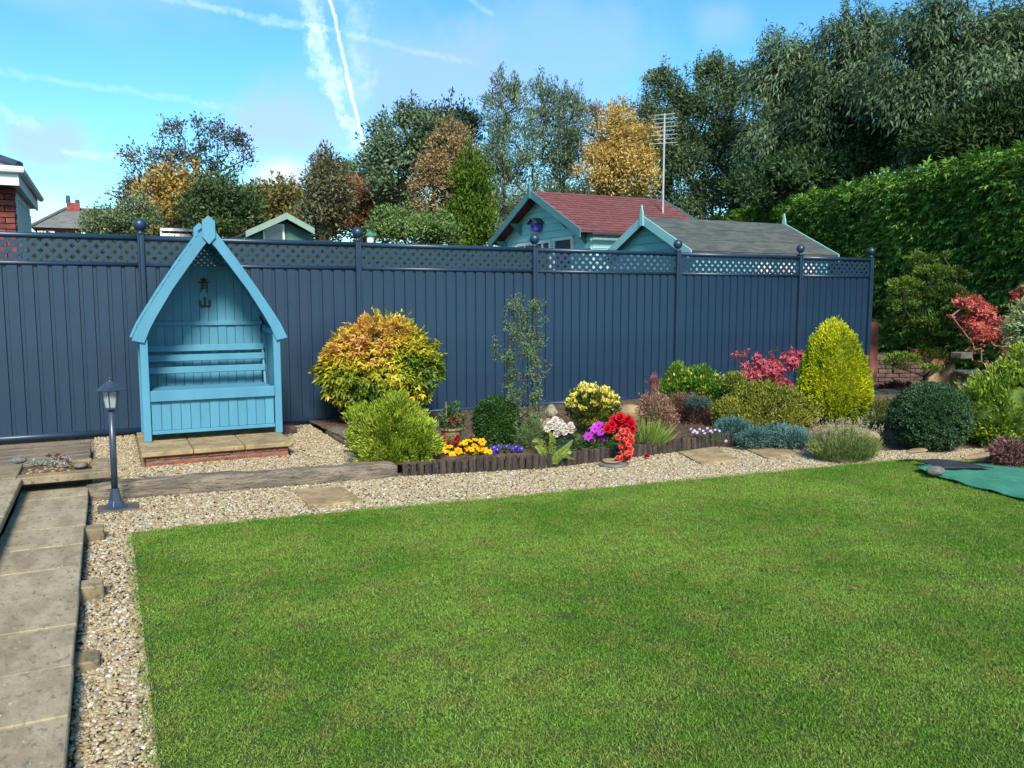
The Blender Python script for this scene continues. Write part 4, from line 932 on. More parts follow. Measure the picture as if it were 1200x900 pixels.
for k in (-1, 1):
    mb.blob(tuple(hc+v*hr*.74+sx_*k*hr*.36+Vector((0, 0, hr*.30))), (hr*.26, hr*.2, hr*.09), 2, 0, 1)   # brow
    mb.blob(tuple(hc+v*hr*.76+sx_*k*hr*.34+Vector((0, 0, hr*.08))), (hr*.17, hr*.14, hr*.08), 2, 0, 1)  # eyelid
    mb.blob(tuple(hc+sx_*k*hr*.9-Vector((0, 0, hr*.1))), (hr*.14, hr*.2, hr*.4), 2, 0, 1)        # ear
    mb.blob(tuple(g+sx_*k*H_*.25+Vector((0, 0, H_*.52))), (H_*.10, H_*.12, H_*.16), 2, 0, 1)     # shoulder
mb.blob(tuple(hc+v*hr*.80-Vector((0, 0, hr*.48))), (hr*.24, hr*.14, hr*.09), 2, 0, 1)           # lips
mb.blob(tuple(hc+Vector((0, 0, hr*.75))), (hr*.62, hr*.62, hr*.50), 3, .06, 5, 4)
o = mb.build('figure', M['statue'], st, smooth=True); md = o.modifiers.new('fuse', 'REMESH'); md.mode = 'VOXEL'; md.voxel_size = .0048; md.use_smooth_shade = True
# yellow euonymus ball
base, c0, R, rz, D = PB(662, 724, 451, 512, .09); c0 = sub(c0, D, 0, -4); t = thing('euonymus_bush', 'round shrub with butter yellow leaf tips behind the petunias', 'shrub', base)
bush(t, [(c0, (R*.92, R*.9, rz*.8))], 5500, .034, .017, 320, .022, [c(54, 74, 28), c(84, 98, 34), c(120, 122, 40)], .8, .4, .6, 8, seed=14, fill=.35)
bush(t, [(sub(c0, D, 0, -2), (R, R*.95, rz*.82))], 2300, .030, .020, 190, .011, [c(214, 196, 84, .75), c(236, 218, 96, .75), c(240, 228, 140, .75)], .9, .5, .7, 8, seed=15, fill=0, topbias=.75, name='yellow_leaf_tips')
stems(t, base, c0, R*.7, rz*.5, 12, .012, seed=6)
# rocks behind the border
rock(717, 484, 10.15, .11, .09, .085, 'stone_grey', 'rounded grey stone behind the yellow tipped round shrub', 1)
rock(738, 486, 9.75, .17, .12, .10, 'sandrock', 'lumpy brown rock between the petunias and the pinkish shrub', 2)
# grass tuft
g = G(757, 520, .09); g2 = AT(757, 350, depth(g)); t = thing('grass_clump', 'small clump of upright green grass behind the logs right of begonias', 'grass clump', g)
n = 420; P = np.array(g)+rng.normal(size=(n, 3))*[.07, .07, 0]; P[:, 2] = .09; D_ = (P-np.array(g))*5+np.array([0, 0, 1])+rng.normal(size=(n, 3))*.22
leafobj('blades', t, P, D_, rdir(n), rng.uniform(.14, .30, n), .011, palette(P, [c(96, 128, 54), c(140, 160, 70), c(176, 180, 100)], 6, 2), M['leaf'], cup=.05)
# pinkish spiraea
base, c0, R, rz, D = PB(748, 792, 448, 510, .09); t = thing('spiraea_bush', 'dusty pink and green twiggy shrub left of the mixed evergreen', 'shrub', base)
bush(t, [(sub(c0, D, -3, 2), (R*.8, R*.8, rz*.66)), (sub(c0, D, 4, 12), (R*.85, R*.8, rz*.5))], 5200, .030, .011, 330, .024, [c(130, 140, 66), c(160, 120, 100), c(190, 134, 122), c(206, 160, 136)], .8, .5, .7, 6, seed=16)
bush(t, [(sub(c0, D, -5, -30), (R*.25, R*.25, rz*.35))], 260, .035, .012, 14, .016, [c(150, 90, 100), c(176, 110, 116)], .3, 1., .4, seed=17, name='pink_shoots')
stems(t, base, c0, R, rz*.8, 20, .010, 'twig', seed=7)
# mixed evergreen with yellow flecks, brown dead undergrowth
g = G(815, 492, .09); D = depth(g)+.45; t = thing('variegated_evergreen', 'spreading bright green evergreen flecked with yellow in mid border', 'shrub', AT(822, 350, D)); s = D/F
bl = [(AT(803, 450, D), (26*s, 25*s, 16*s)), (AT(822, 453, D-.1), (28*s, 25*s, 17*s)), (AT(845, 460, D-.2), (30*s, 22*s, 14*s)), (AT(784, 460, D), (20*s, 18*s, 11*s)), (AT(862, 462, D-.1), (22*s, 20*s, 13*s)), (AT(796, 440, D), (12*s, 12*s, 11*s)), (AT(822, 440, D), (10*s, 10*s, 9*s))]
bush(t, bl, 17000, .038, .018, 800, .028, [c(62, 98, 34), c(98, 138, 42), c(140, 176, 56)], .7, .8, .6, 6, seed=18, bumpy=.2, topbias=.5, fill=.2)
bush(t, bl, 700, .040, .020, 240, .010, [c(226, 214, 70, .8), c(240, 226, 90, .8)], .8, .6, .6, 6, seed=19, fill=0, topbias=.8, name='yellow_tips')
stems(t, AT(822, 350, D)*1.0+Vector((0, 0, -CH+.09)), AT(822, 465, D), 50*s, 15*s, 26, .02, seed=8)
D2 = D-.62; t = thing('dead_heather', 'brown dried out heather under the bright green evergreen', 'shrub', AT(812, 350, D2)); s = D2/F
bush(t, [(AT(812, 481, D2), (25*s, 20*s, 17*s)), (AT(822, 490, D2-.1), (18*s, 16*s, 12*s)), (AT(798, 474, D2+.1), (15*s, 14*s, 12*s))], 9500, .024, .008, 480, .024, [c(72, 54, 44), c(120, 88, 70), c(158, 122, 98), c(176, 140, 118)], .8, .5, .7, 6, seed=20)
stems(t, AT(812, 350, D2)+Vector((0, 0, -CH+.09)), AT(812, 486, D2), 30*s, 12*s, 20, .010, seed=9)
D3 = D2-.28; t = thing('juniper_spray', 'flat blue green juniper spray in front of the dried heather', 'shrub', AT(815, 350, D3)); s = D3/F
bush(t, [(AT(818, 471, D3), (18*s, 12*s, 3.2*s))], 1500, .026, .007, 120, .012, [c(52, 84, 78), c(84, 118, 108)], .8, .2, .6, seed=21, mat='needle')
MB().tube([AT(812, 500, D3+.1), AT(812, 485, D3+.05), AT(818, 472, D3)], .008, 5).build('stem', M['bark'], t)
# bronze green azalea
g = G(900, 505, .08); D = depth(g)+.35; t = thing('azalea_bush', 'broad bronze and olive green shrub left of the golden conifer', 'shrub', AT(895, 350, D)); s = D/F
bl = [(AT(878, 474, D), (26*s, 24*s, 19*s)), (AT(906, 474, D-.1), (32*s, 26*s, 22*s)), (AT(935, 480, D), (24*s, 24*s, 18*s)), (AT(880, 492, D-.22), (28*s, 20*s, 15*s)), (AT(925, 492, D-.15), (28*s, 20*s, 13*s)), (AT(862, 447, D+.15), (11*s, 11*s, 9*s)), (AT(853, 482, D-.15), (19*s, 16*s, 13*s)), (AT(890, 458, D), (16*s, 14*s, 10*s))]
bush(t, bl, 24000, .036, .015, 1050, .027, [c(76, 90, 34), c(118, 128, 44), c(160, 160, 60), c(172, 134, 84)], .7, .7, .6, 5, seed=22, bumpy=.2, fill=.2)
stems(t, AT(895, 350, D)+Vector((0, 0, -CH+.09)), AT(895, 478, D), 50*s, 15*s, 24, .016, seed=10)
# creeping blue junipers
g = G(908, 522, .03); D = depth(g); t = thing('blue_juniper', 'low silvery blue creeping juniper behind the stepping slab', 'shrub', g); s = D/F
bush(t, [(AT(905, 513, D+.12), (42*s, 24*s, 7*s)), (AT(885, 514, D), (22*s, 16*s, 8*s)), (AT(928, 514, D), (24*s, 18*s, 8*s)), (AT(905, 507, D+.2), (26*s, 16*s, 5*s))], 17000, .040, .008, 620, .022, [c(58, 92, 86), c(92, 128, 120), c(134, 164, 154)], 1., .35, .5, 8, seed=23, mat='needle', zmin=.0)
g = G(862, 512, .09); D = depth(g)+.1; t = thing('blue_juniper', 'small patch of blue juniper behind the end of the logs', 'shrub', g); s = D/F
bush(t, [(AT(858, 500, D), (20*s, 14*s, 7*s))], 3800, .036, .008, 180, .02, [c(58, 92, 86), c(92, 128, 120), c(120, 150, 140)], 1., .35, .5, 8, seed=24, mat='needle')
# pink acer behind the azalea
g = AT(905, 350, 10.9); g.z = .08; t = thing('pink_acer', 'low spreading acer with rosy pink leaves in front of the fence', 'tree', g); D = depth(g); s = D/F
pads = [(930, 417, 14, 6), (905, 425, 18, 7), (890, 436, 20, 8), (915, 436, 14, 6), (876, 440, 10, 6), (900, 446, 18, 8), (930, 425, 10, 5), (873, 428, 6, 3), (865, 415, 7, 2.5), (880, 455, 12, 7), (920, 450, 10, 4), (905, 458, 12, 5), (943, 418, 7, 5), (886, 420, 5, 3)]
bl = [(AT(x, y, D+random.uniform(-.15, .15)), (a*s, a*s, b_*s*.7)) for x, y, a, b_ in pads]
bush(t, bl, 1900, .055, .018, 130, .024, [c(160, 56, 72), c(200, 84, 100), c(224, 116, 126), c(206, 96, 96)], .5, -.25, .6, 4, seed=25, lobes=3, fill=.5)
sk = skeleton(g, [tuple(b_[0]) for b_ in bl]+[tuple(AT(x, y, D)) for x, y in ((900, 413), (908, 405), (868, 420), (912, 410))], .15, .011, seed=4, wob=.3); wood(t, sk, 'trunk', M['bark'])
# golden conifer
base, c0, R, rz, D = PB(934, 1020, 378, 500, .09, .7); t = thing('golden_conifer', 'egg shaped golden yellow conifer right of the fence middle', 'conifer', base); s = D/F
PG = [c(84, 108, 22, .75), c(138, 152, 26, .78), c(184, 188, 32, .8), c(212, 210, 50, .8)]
bl = [(sub(c0, D, 0, 22), (R, R*.95, rz*.62)), (sub(c0, D, 0, 2), (R*.90, R*.88, rz*.66)), (sub(c0, D, -1, -18), (R*.70, R*.66, rz*.60)), (sub(c0, D, -2, -36), (R*.42, R*.4, rz*.42))]
for q in bl[:3]: pass
mb = MB(); [mb.blob(tuple(q[0]), tuple(x*.70 for x in q[1]), 3, .05, 4) for q in bl]; mb.build('inner_growth', hedgecore('golden_inner', PG[0], PG[1]), t, smooth=True)
bush(t, bl, 60000, .032, .010, 2200, .013, PG, .7, .35, .4, 7, lambda P: .25*(P[:, 2]-c0.z)/rz-.12*(P[:, 0]-c0.x)/R, seed=26, mat='needle', zmin=.09, fill=0, shell=.92, bumpy=.06, flat=2.2, j=.35)  # leaf colour paler toward top and left, light from there painted in
MB().tube([tuple(base), tuple(c0)], .03, 6).build('trunk', M['bark'], t)
# lavender
base, c0, R, rz, D = PB(950, 1028, 505, 541, .02, .8); t = thing('lavender', 'rounded lavender mound with faded flower stalks in front of the golden conifer', 'shrub', base); s = D/F
bush(t, [(sub(c0, D, 0, 2), (R, R*.9, rz*.95))], 16000, .046, .006, 420, .024, [c(84, 104, 50), c(122, 140, 72), c(160, 170, 106)], .7, .9, .3, 8, seed=27, mat='needle', zmin=.01)
n = 230; a = rng.uniform(0, 6.28, n); e = rng.random(n)**.5; P = np.array(c0)+np.c_[np.cos(a)*e*R*.8, np.sin(a)*e*R*.7, np.full(n, rz*.2)]
Dr = np.c_[np.cos(a)*e*.6, np.sin(a)*e*.6, np.ones(n)]+rng.normal(size=(n, 3))*.12; Ln = rng.uniform(.12, .24, n)
leafobj('stalks', t, P, Dr, rdir(n), Ln, .005, palette(P, [c(150, 150, 104), c(186, 176, 130)], 5, 1), M['needle'], cup=0)
T_ = P+nrm(Dr)*Ln[:, None]*.95; k = 7; PP = np.repeat(T_, k, 0)+rng.normal(size=(n*k, 3))*[.004, .004, .014]
leafobj('faded_flowers', t, PP, rdir(n*k)+[0, 0, .8], rdir(n*k), .014, .008, palette(PP, [c(146, 132, 104), c(182, 166, 138), c(196, 182, 152)], 5, 1), M['needle'])
# right side: rocks, small plants
rock(1022, 512, 8.15, .09, .07, .05, 'sandrock', 'small tan rock right of the lavender mound', 5)
rock(1008, 506, 8.3, .10, .08, .04, 'sandrock', 'flat tan rock half hidden behind the lavender', 6)
rock(1075, 528, 7.6, .16, .05, .02, 'sandrock', 'long low buried stone below the larger box ball', 9)
for (x0, x1, y0, y1, lb, pal, sd_) in ((1020, 1056, 470, 500, 'small olive green shrublet between lavender and box ball', [c(76, 86, 40), c(120, 124, 60), c(150, 146, 84)], 30), (1012, 1040, 488, 504, 'tiny low green plant behind the lavender', [c(80, 100, 50), c(128, 142, 80)], 31)):
    base, c0, R, rz, D = PB(x0, x1, y0, y1, .1); t = thing('low_plant', lb, 'plant', base); bush(t, [(c0, (R, R, rz))], 3000, .026, .012, 160, .02, pal, .8, .5, .7, 6, seed=sd_)
base, c0, R, rz, D = PB(1018, 1062, 461, 471, .1); t = thing('blue_juniper', 'thin strip of blue grey ground cover below the brick wall', 'shrub', base); bush(t, [(c0, (R, R*.4, rz))], 3800, .034, .008, 190, .02, [c(72, 104, 96), c(104, 134, 124)], 1, .4, .5, seed=32, mat='needle')
base, c0, R, rz, D = PB(1025, 1075, 449, 461, .1); t = thing('dark_heuchera', 'low dark purple foliage at the foot of the brick wall', 'plant', base); bush(t, [(c0, (R, R*.4, rz))], 2200, .034, .018, 120, .02, [c(56, 36, 34), c(96, 58, 52), c(150, 66, 60)], 1, .6, .6, seed=33)
# big juniper on the right
g = G(1165, 528, .05); D = depth(g)+.55; t = thing('golden_juniper', 'large spreading green gold juniper at the right edge of the photo', 'conifer', AT(1170, 350, D)); s = D/F
PJ = [c(74, 100, 30), c(112, 142, 40), c(150, 176, 62), c(176, 156, 74)]
bl = [(AT(1160, 488, D), (36*s, 34*s, 40*s)), (AT(1190, 484, D-.1), (40*s, 34*s, 44*s)), (AT(1178, 452, D+.2), (38*s, 30*s, 24*s)), (AT(1212, 430, D+.1), (36*s, 30*s, 30*s)), (AT(1145, 470, D+.1), (22*s, 24*s, 22*s)), (AT(1230, 480, D), (44*s, 40*s, 60*s))]
mb = MB(); [mb.blob(tuple(q[0]), tuple(x*.66 for x in q[1]), 3, .1, 4) for q in bl]; mb.build('inner_growth', hedgecore('juniper_inner', PJ[0], PJ[1]), t, smooth=True)
bush(t, bl, 36000, .048, .015, 700, .030, PJ, .8, .5, .5, 5, seed=34, mat='needle', zmin=.04, fill=.1, bumpy=.35)
bush(t, bl, 700, .03, .012, 60, .016, [c(190, 120, 60), c(210, 150, 90)], .8, .3, .7, 5, seed=35, fill=0, zmin=.1, name='browned_tips')
MB().tube([AT(1175, 530, D)+Vector((0, 0, -.1)), AT(1175, 480, D)], .04, 6).build('trunk', M['bark'], t)
base, c0, R, rz, D = PB(1158, 1212, 519, 549, .0, .6); t = thing('purple_heuchera', 'low purple brown leafy plant at the right edge beside green matting', 'plant', base); bush(t, [(c0, (R, R, rz))], 4200, .032, .018, 190, .022, [c(84, 56, 56), c(124, 86, 84), c(156, 112, 104)], .8, .6, .7, 8, seed=36, zmin=.0)
rock(1150, 534, 7.45, .20, .05, .028, 'sandrock', 'long tan edging stone between the juniper and the gravel', 12)

# ------------------------------------------------------------------ matting on the lawn
def sheet(name, pxs, z, mat, label, cat, lift=None, nx=28, ny=12, thick=.006):
    """a bilinear cloth between four photo corners with waves, solid"""
    A, B, Cc, Dd = [G(*q, z) for q in pxs]; vs, fs = [], []
    for j in range(ny+1):
        for i in range(nx+1):
            u_, v_ = i/nx, j/ny; p = A.lerp(B, u_).lerp(Dd.lerp(Cc, u_), v_); h = .006*(1+snoise(p.x*2.2, p.y*2.6))+ (lift(u_, v_) if lift else 0)
            vs.append((p.x, p.y, z+max(0, h)))
    m_ = nx+1; N_ = len(vs); vs += [(x, y, z_-thick) for x, y, z_ in vs]
    for j in range(ny):
        for i in range(nx): a = j*m_+i; fs.append((a, a+1, a+m_+1, a+m_)); fs.append((N_+a, N_+a+m_, N_+a+m_+1, N_+a+1))
    edge = [j*m_ for j in range(ny+1)]; 
    for e in ([i for i in range(m_)], [ny*m_+i for i in range(m_)][::-1], [j*m_ for j in range(ny+1)][::-1], [j*m_+nx for j in range(ny+1)]):
        for a, b_ in zip(e[:-1], e[1:]): fs.append((a, N_+a, N_+b_, b_))
    o = MB().add(vs, fs).build(name, mat, None, 0, True); props(o, label, cat)
    return o
sheet('green_matting', [(1073, 552), (1290, 610), (1330, 560), (1120, 541)], .028, M['mat_green'], 'flat green matting lying on the lawn at the right edge', 'mat', lambda u_, v_: .035*math.exp(-u_*16)*(1-v_)+.012*max(0, sin(u_*30+v_*5))*(1-v_))
sheet('black_matting', [(1105, 549), (1164, 549), (1128, 541.5), (1073, 540)], .055, M['mat_black'], 'piece of black matting folded over the green matting', 'mat', lambda u_, v_: .02*sin(u_*3.14)*(v_), 24, 10)
q = G(1096, 555, .05); o = MB().blob((q.x, q.y, .075), (.095, .06, .042), 3, .05, 3).build('stone_weight', M['stone_grey'], None, smooth=True); props(o, 'smooth grey stone weighing down the corner of the green matting', 'stone')

# ------------------------------------------------------------------ brick wall behind the bed
bw_ = thing('brick_wall', 'curved low retaining wall of old brick with red top course', 'wall', (12.9, 9.4, 0))
wp = [Vector((11.6, 10.0)), Vector((12.15, 9.62)), Vector((12.7, 9.55)), Vector((13.3, 9.35)), Vector((13.7, 8.9)), Vector((14.3, 8.7)), Vector((15.0, 8.3)), Vector((15.8, 7.7))]
wx = np.interp(np.linspace(0, 7, 600), range(8), [q.x for q in wp]); wy = np.interp(np.linspace(0, 7, 600), range(8), [q.y for q in wp]); wl = np.r_[0, np.cumsum(np.hypot(np.diff(wx), np.diff(wy)))]
bme = MB().box(-.105, .105, -.05, .05, 0, .062).mesh('brick', (0, 0, 0), M['brick_dark'], .004); sme = MB().box(-.031, .031, -.052, .06, 0, .105).mesh('brick', (0, 0, 0), M['brick_edge'], .004)
def wat(l):
    x = float(np.interp(l, wl, wx)); y = float(np.interp(l, wl, wy)); x2 = float(np.interp(l+.02, wl, wx)); y2 = float(np.interp(l+.02, wl, wy)); return x, y, math.atan2(y2-y, x2-x)
nb_ = 0
for k in range(7):
    l = .11+(.11 if k % 2 else 0)
    while l < wl[-1]-.2:
        x, y, a = wat(l); inst('brick', bme, bw_, (x+random.uniform(-.004, .004), y+random.uniform(-.004, .004), .06+k*.074), (0, 0, a)); l += .221; nb_ += 1
l = 1.0
while l < wl[-1]-.1: x, y, a = wat(l); inst('brick', sme, bw_, (x, y, .06+7*.074), (0, 0, a)); l += .074
vs = []; mb = MB()
for i in range(0, 599, 12):
    x, y, a = wx[i], wy[i], 0; j_ = min(599, i+12); mb.bar((wx[i], wy[i]+.02, .30), (wx[j_], wy[j_]+.02, .30), .075, .55)
mb.build('mortar', M['mortar'], bw_)
up = grid('upper_bed', 11.8, 17, 8.0, 14, 40, 40, lambda x, y: .52+.03*snoise(x, y), M['soil'], lambda x, y: y > float(np.interp(x, wx, wy))+.05); props(up, kind='structure')
for lb, px, py, rx, rz_, sd_ in (('pointed sandy slab rock left of the cloud tree trunk', 1092, 447, 22, 13, 41), ('tall pointed sandy rock right of the cloud tree trunk', 1112, 440, 12, 18, 42)):
    p = AT(px, py, 11.6); s = 11.6/F; r_ = random.Random(sd_)
    w1, h1 = rx*s, rz_*s*1.6; o = MB().prism([(p.x-w1, .1), (p.x+w1, .1), (p.x+w1*.62, p.z+h1*.2), (p.x+w1*.15, p.z+h1*.62), (p.x-w1*.5, p.z+h1*.1)], 'y', p.y-.06, p.y+.10).build('rock', M['sandrock'], None, .02); props(o, lb, 'rock')
# bird bath
p = AT(1137, 436, 11.3); t = thing('bird_bath', 'pale carved stone bird bath in front of the curved brick wall', 'bird bath', (p.x, p.y, .1)); s = 11.3/F; z0 = .1; zt = p.z
MB().lathe((p.x, p.y, z0), [(.15, 0), (.15, .03), (.11, .05), (.10, (zt-z0)*.6), (.12, (zt-z0)*.80), (.10, (zt-z0)*.84)], 18).build('pedestal', M['white'] if False else M['stone_grey'], t, smooth=False)
MB().lathe((p.x, p.y, z0+(zt-z0)*.84), [(.10, 0), (.17, .03), (.21, .06), (.215, .085), (.19, .09), (.15, .06), (.02, .05)], 24).build('bowl', M['stone_grey'], t, smooth=False)
for i in range(22):
    a = i*2.4; z_ = z0+.08+(i/22)*(zt-z0)*.55; MB().blob((p.x+cos(a)*.10, p.y+sin(a)*.10, z_), (.03, .03, .03), 1, .3, i).build('carving', M['white'], t, smooth=True)
p = AT(1127, 417, 12.0); o = MB().box(p.x-.13, p.x+.13, p.y-.09, p.y+.09, .68-.005, .77).build('stone_block', M['stone_grey'], None, .01); props(o, 'pale grey block lying on top of the curved brick wall', 'block')
for i, (x, y, lb) in enumerate(((1094, 407, 'orange terracotta pot on the wall behind the cloud tree, left one'), (1103, 408, 'orange terracotta pot on the wall behind the cloud tree, right one'))):
    p = AT(x, y, 12.3+.2*i); o = MB().lathe((p.x, p.y, .55), [(.06, 0), (.085, .14), (.095, .14), (.095, .18), (.08, .18)], 14).build('clay_pot', M['terracotta'], None); props(o, lb, 'pot')
p = AT(1025, 395, 12.1); o = MB().bar((p.x-.02, p.y, .3), (p.x+.12, p.y+.1, 1.2), .15, .03, up=(0, 1, 0)).build('leaning_board', surf('red_board', c(166, 100, 84), c(140, 84, 72), .8), None, .004); props(o, 'reddish board leaning behind the right end of the fence', 'board')
p = AT(1052, 408, 11.75); o = MB().box(p.x-.11, p.x+.11, p.y-.05, p.y+.06, .685, .76).build('brick', M['brick_edge'], None, .006); props(o, 'single loose red brick on top of the wall near the fence', 'brick')

# cloud pruned cypress
D = 11.5; s = D/F; b0 = AT(1089, 350, D); b0.z = .1; t = thing('cloud_cypress', 'dark green cypress with layered pads on a bare trunk', 'conifer', b0)
PC = [c(46, 66, 28), c(82, 106, 38), c(124, 148, 54), c(158, 176, 74)]
pads = [(q[0], q[1], q[2]*.80, q[3]*.66) for q in ((1062, 335, 22, 12), (1095, 322, 24, 13), (1080, 305, 20, 10), (1056, 358, 20, 13), (1082, 350, 28, 16), (1110, 345, 24, 14), (1118, 322, 18, 10), (1072, 380, 26, 15), (1100, 380, 26, 15), (1122, 368, 16, 12), (1058, 422, 20, 9), (1045, 428, 10, 5), (1093, 418, 17, 12), (1078, 400, 20, 12), (1100, 400, 20, 10), (1092, 433, 12, 8), (1105, 300, 10, 7), (1128, 350, 10, 9), (1068, 316, 12, 7), (1113, 425, 10, 6))]
bl = [(AT(x, y, D+random.uniform(-.35, .35)), (a*s, a*s, b_*s)) for x, y, a, b_ in pads]
bush(t, bl, 34000, .042, .013, 520, .030, PC, .8, .45, .5, 3, seed=40, mat='needle', fill=.15, flat=.6, topbias=.7, bumpy=.25)
wood(t, skeleton(b0, [tuple(q[0]) for q in bl], .55, .04, seed=6, wob=.2), 'trunk', M['bark'])
# red acer
D = 11.0; s = D/F; b0 = AT(1182, 350, D); b0.z = .1; t = thing('red_acer', 'small acer with salmon red leaves and bare pale stems at right', 'tree', b0)
pads = [(1135, 355, 14, 8), (1150, 364, 15, 7), (1142, 379, 21, 8), (1166, 386, 18, 7), (1128, 374, 10, 5), (1176, 380, 7, 5), (1115, 370, 4, 2), (1155, 394, 14, 6), (1190, 420, 14, 8), (1185, 408, 8, 5), (1197, 350, 8, 14), (1148, 350, 8, 5)]
bl = [(AT(x, y, D+random.uniform(-.2, .2)), (a*s, a*s, b_*s)) for x, y, a, b_ in pads]
bush(t, bl, 3000, .050, .022, 240, .022, [c(164, 66, 62), c(210, 100, 90), c(228, 132, 112), c(204, 140, 100)], .6, .0, .7, 3, seed=41, lobes=3, fill=.4)
ex = [tuple(AT(x, y, D)) for x, y in ((1140, 402), (1142, 410), (1150, 424), (1136, 398), (1160, 430), (1165, 405), (1150, 408))]
sk = skeleton(b0, [tuple(q[0]) for q in bl]+ex, .35, .018, seed=7, wob=.2); wood(t, sk, 'trunk', M['twig'])
P = np.array(ex)[rng.integers(0, len(ex), 80)]+rng.normal(size=(80, 3))*.05; leafobj('dry_leaves', t, P, rdir(80), rdir(80), .05, .025, palette(P, [c(150, 90, 80), c(180, 110, 100)], 3, 1), M['leaf'])
# variegated shrub at right edge
D = 9.6; s = D/F; b0 = AT(1215, 350, D); b0.z = .1; t = thing('variegated_shrub', 'pale green and cream leafed shrub cut by the right edge', 'shrub', b0)
bl = [(AT(1205, 388, D), (22*s, 22*s, 30*s)), (AT(1225, 380, D), (30*s, 26*s, 40*s)), (AT(1215, 420, D), (24*s, 20*s, 20*s))]
bush(t, bl, 5200, .075, .020, 330, .035, [c(90, 120, 60), c(140, 164, 96), c(196, 204, 150), c(150, 90, 80)], .7, .0, .6, 4, seed=43)
wood(t, skeleton(b0, [tuple(q[0]) for q in bl]+[tuple(AT(1200, 400, D))], .5, .03, seed=9), 'trunk', M['bark'])

# ------------------------------------------------------------------ tall hedge on the right
hA = AT(800, 350, 26.6); hB = AT(1330, 350, 11.0); hA.z = hB.z = 0; hd = (hB-hA); HL = hd.length; hd.normalize(); hn = Vector((hd.y, -hd.x, 0)); HH = 3.85
if hn.dot(-hA) < 0: hn = -hn
t = thing('conifer_hedge', 'tall clipped deep green conifer hedge receding behind the sheds', 'hedge', (hA+hB)/2)
nx, nz = 60, 16; vs, fs = [], []
for j in range(nz+5):
    for i in range(nx+1):
        l = i/nx*HL; 
        if j <= nz: zz = j/nz*HH; off = 0
        else: zz = HH+.05; off = (j-nz)*.35
        p = hA+hd*l-hn*(.12+off)+hn*.10*snoise(l*1.1, zz*1.3); vs.append((p.x, p.y, max(0, zz-.12+.06*snoise(l*1.7, 1)) if j else 0))
for j in range(nz+4):
    for i in range(nx): a = j*(nx+1)+i; fs.append((a, a+1, a+nx+2, a+nx+1))
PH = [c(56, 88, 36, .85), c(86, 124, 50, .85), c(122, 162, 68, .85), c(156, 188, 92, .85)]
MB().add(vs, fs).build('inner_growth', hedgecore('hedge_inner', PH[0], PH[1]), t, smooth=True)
# sprays: clumps hanging out of the face, smaller spacing toward the near end
k = 9000; l = HL*rng.random(k)**.75; zz = HH*rng.random(k)**.8; P0 = np.array(hA)+np.outer(l, np.array(hd)); P0[:, 2] = zz
rel = .10*np.array([snoise(a*1.1, b_*1.3) for a, b_ in zip(l, zz)])
P0 += np.array(hn)*(rel+rng.uniform(-.06, .08, k))[:, None]
kt = 2200; lt = HL*rng.random(kt)**.8; PT = np.array(hA)+np.outer(lt, np.array(hd))-np.outer(rng.uniform(0, 1.3, kt), np.array(hn)); PT[:, 2] = HH-.05+.06*np.array([snoise(a*1.7, 1) for a in lt])+rng.uniform(-.05, .09, kt)
PP = np.concatenate([P0, PT]); kk = len(PP); q_ = 15; ax = nrm(np.array(hn)*.9+np.array([0, 0, -.35])+rng.normal(size=(kk, 3))*.4); ax[k:] = nrm(np.array(hn)*.5+np.array([0, 0, .6])+rng.normal(size=(kt, 3))*.4)
up_ = np.array([0, 0, 1.]); sd2 = nrm(np.cross(ax, up_)); side = rng.choice([-1, 1], (kk, q_)); tq = rng.random((kk, q_)); LL = rng.uniform(.12, .22, kk)
P = PP[:, None]+ax[:, None]*(tq*LL[:, None])[..., None]; Dd_ = ax[:, None]*.8+sd2[:, None]*side[..., None]*.6+np.array([0, 0, -.25])+rng.normal(size=(kk, q_, 3))*.25
C = np.repeat(palette(PP, PH, 1.3, 3, None, .55)[:, None], q_, 1)*rng.uniform(.85, 1.15, (kk, q_, 1))
N = np.repeat((nrm(np.cross(sd2, ax)))[:, None], q_, 1)
leafobj('foliage', t, P.reshape(-1, 3), Dd_.reshape(-1, 3), N.reshape(-1, 3), np.repeat(LL*.55, q_)*rng.uniform(.7, 1.2, kk*q_), .030, C.reshape(-1, 3), M['needle'])
for i in range(7):
    p = hA+hd*HL*(i+.5)/7-hn*.8; MB().tube([p, p+Vector((0, 0, 3.5))], .09, 6).build('trunk', M['bark'], t)

# ------------------------------------------------------------------ low neighbour hedge
t = thing('low_hedge', 'low flat topped hedge just behind the left half of the fence', 'hedge', (2.6, 12.2, 0))
grd = MB().box(-.85, 6.6, 12.02, 12.75, 0, 2.31).build('inner_growth', hedgecore('low_hedge_inner', c(44, 58, 26), c(58, 72, 32)), t)
n = 26000; P = np.c_[rng.uniform(-.9, 6.6, n), 12.0+rng.random(n)**2*.8, np.full(n, 2.33)+rng.normal(size=n)*.02]; fr_ = rng.random(n) < .45; P[fr_, 2] = rng.uniform(1.7, 2.34, fr_.sum()); P[fr_, 1] = 12.0+rng.normal(size=fr_.sum())*.02
D_ = np.where(fr_[:, None], [0, -1, .3], [0, -.2, 1])+rdir(n)*.8
leafobj('foliage', t, P, D_, rdir(n), .03, .014, palette(P, [c(46, 62, 26), c(72, 88, 36), c(104, 116, 54)], 3, 4), M['leaf'])

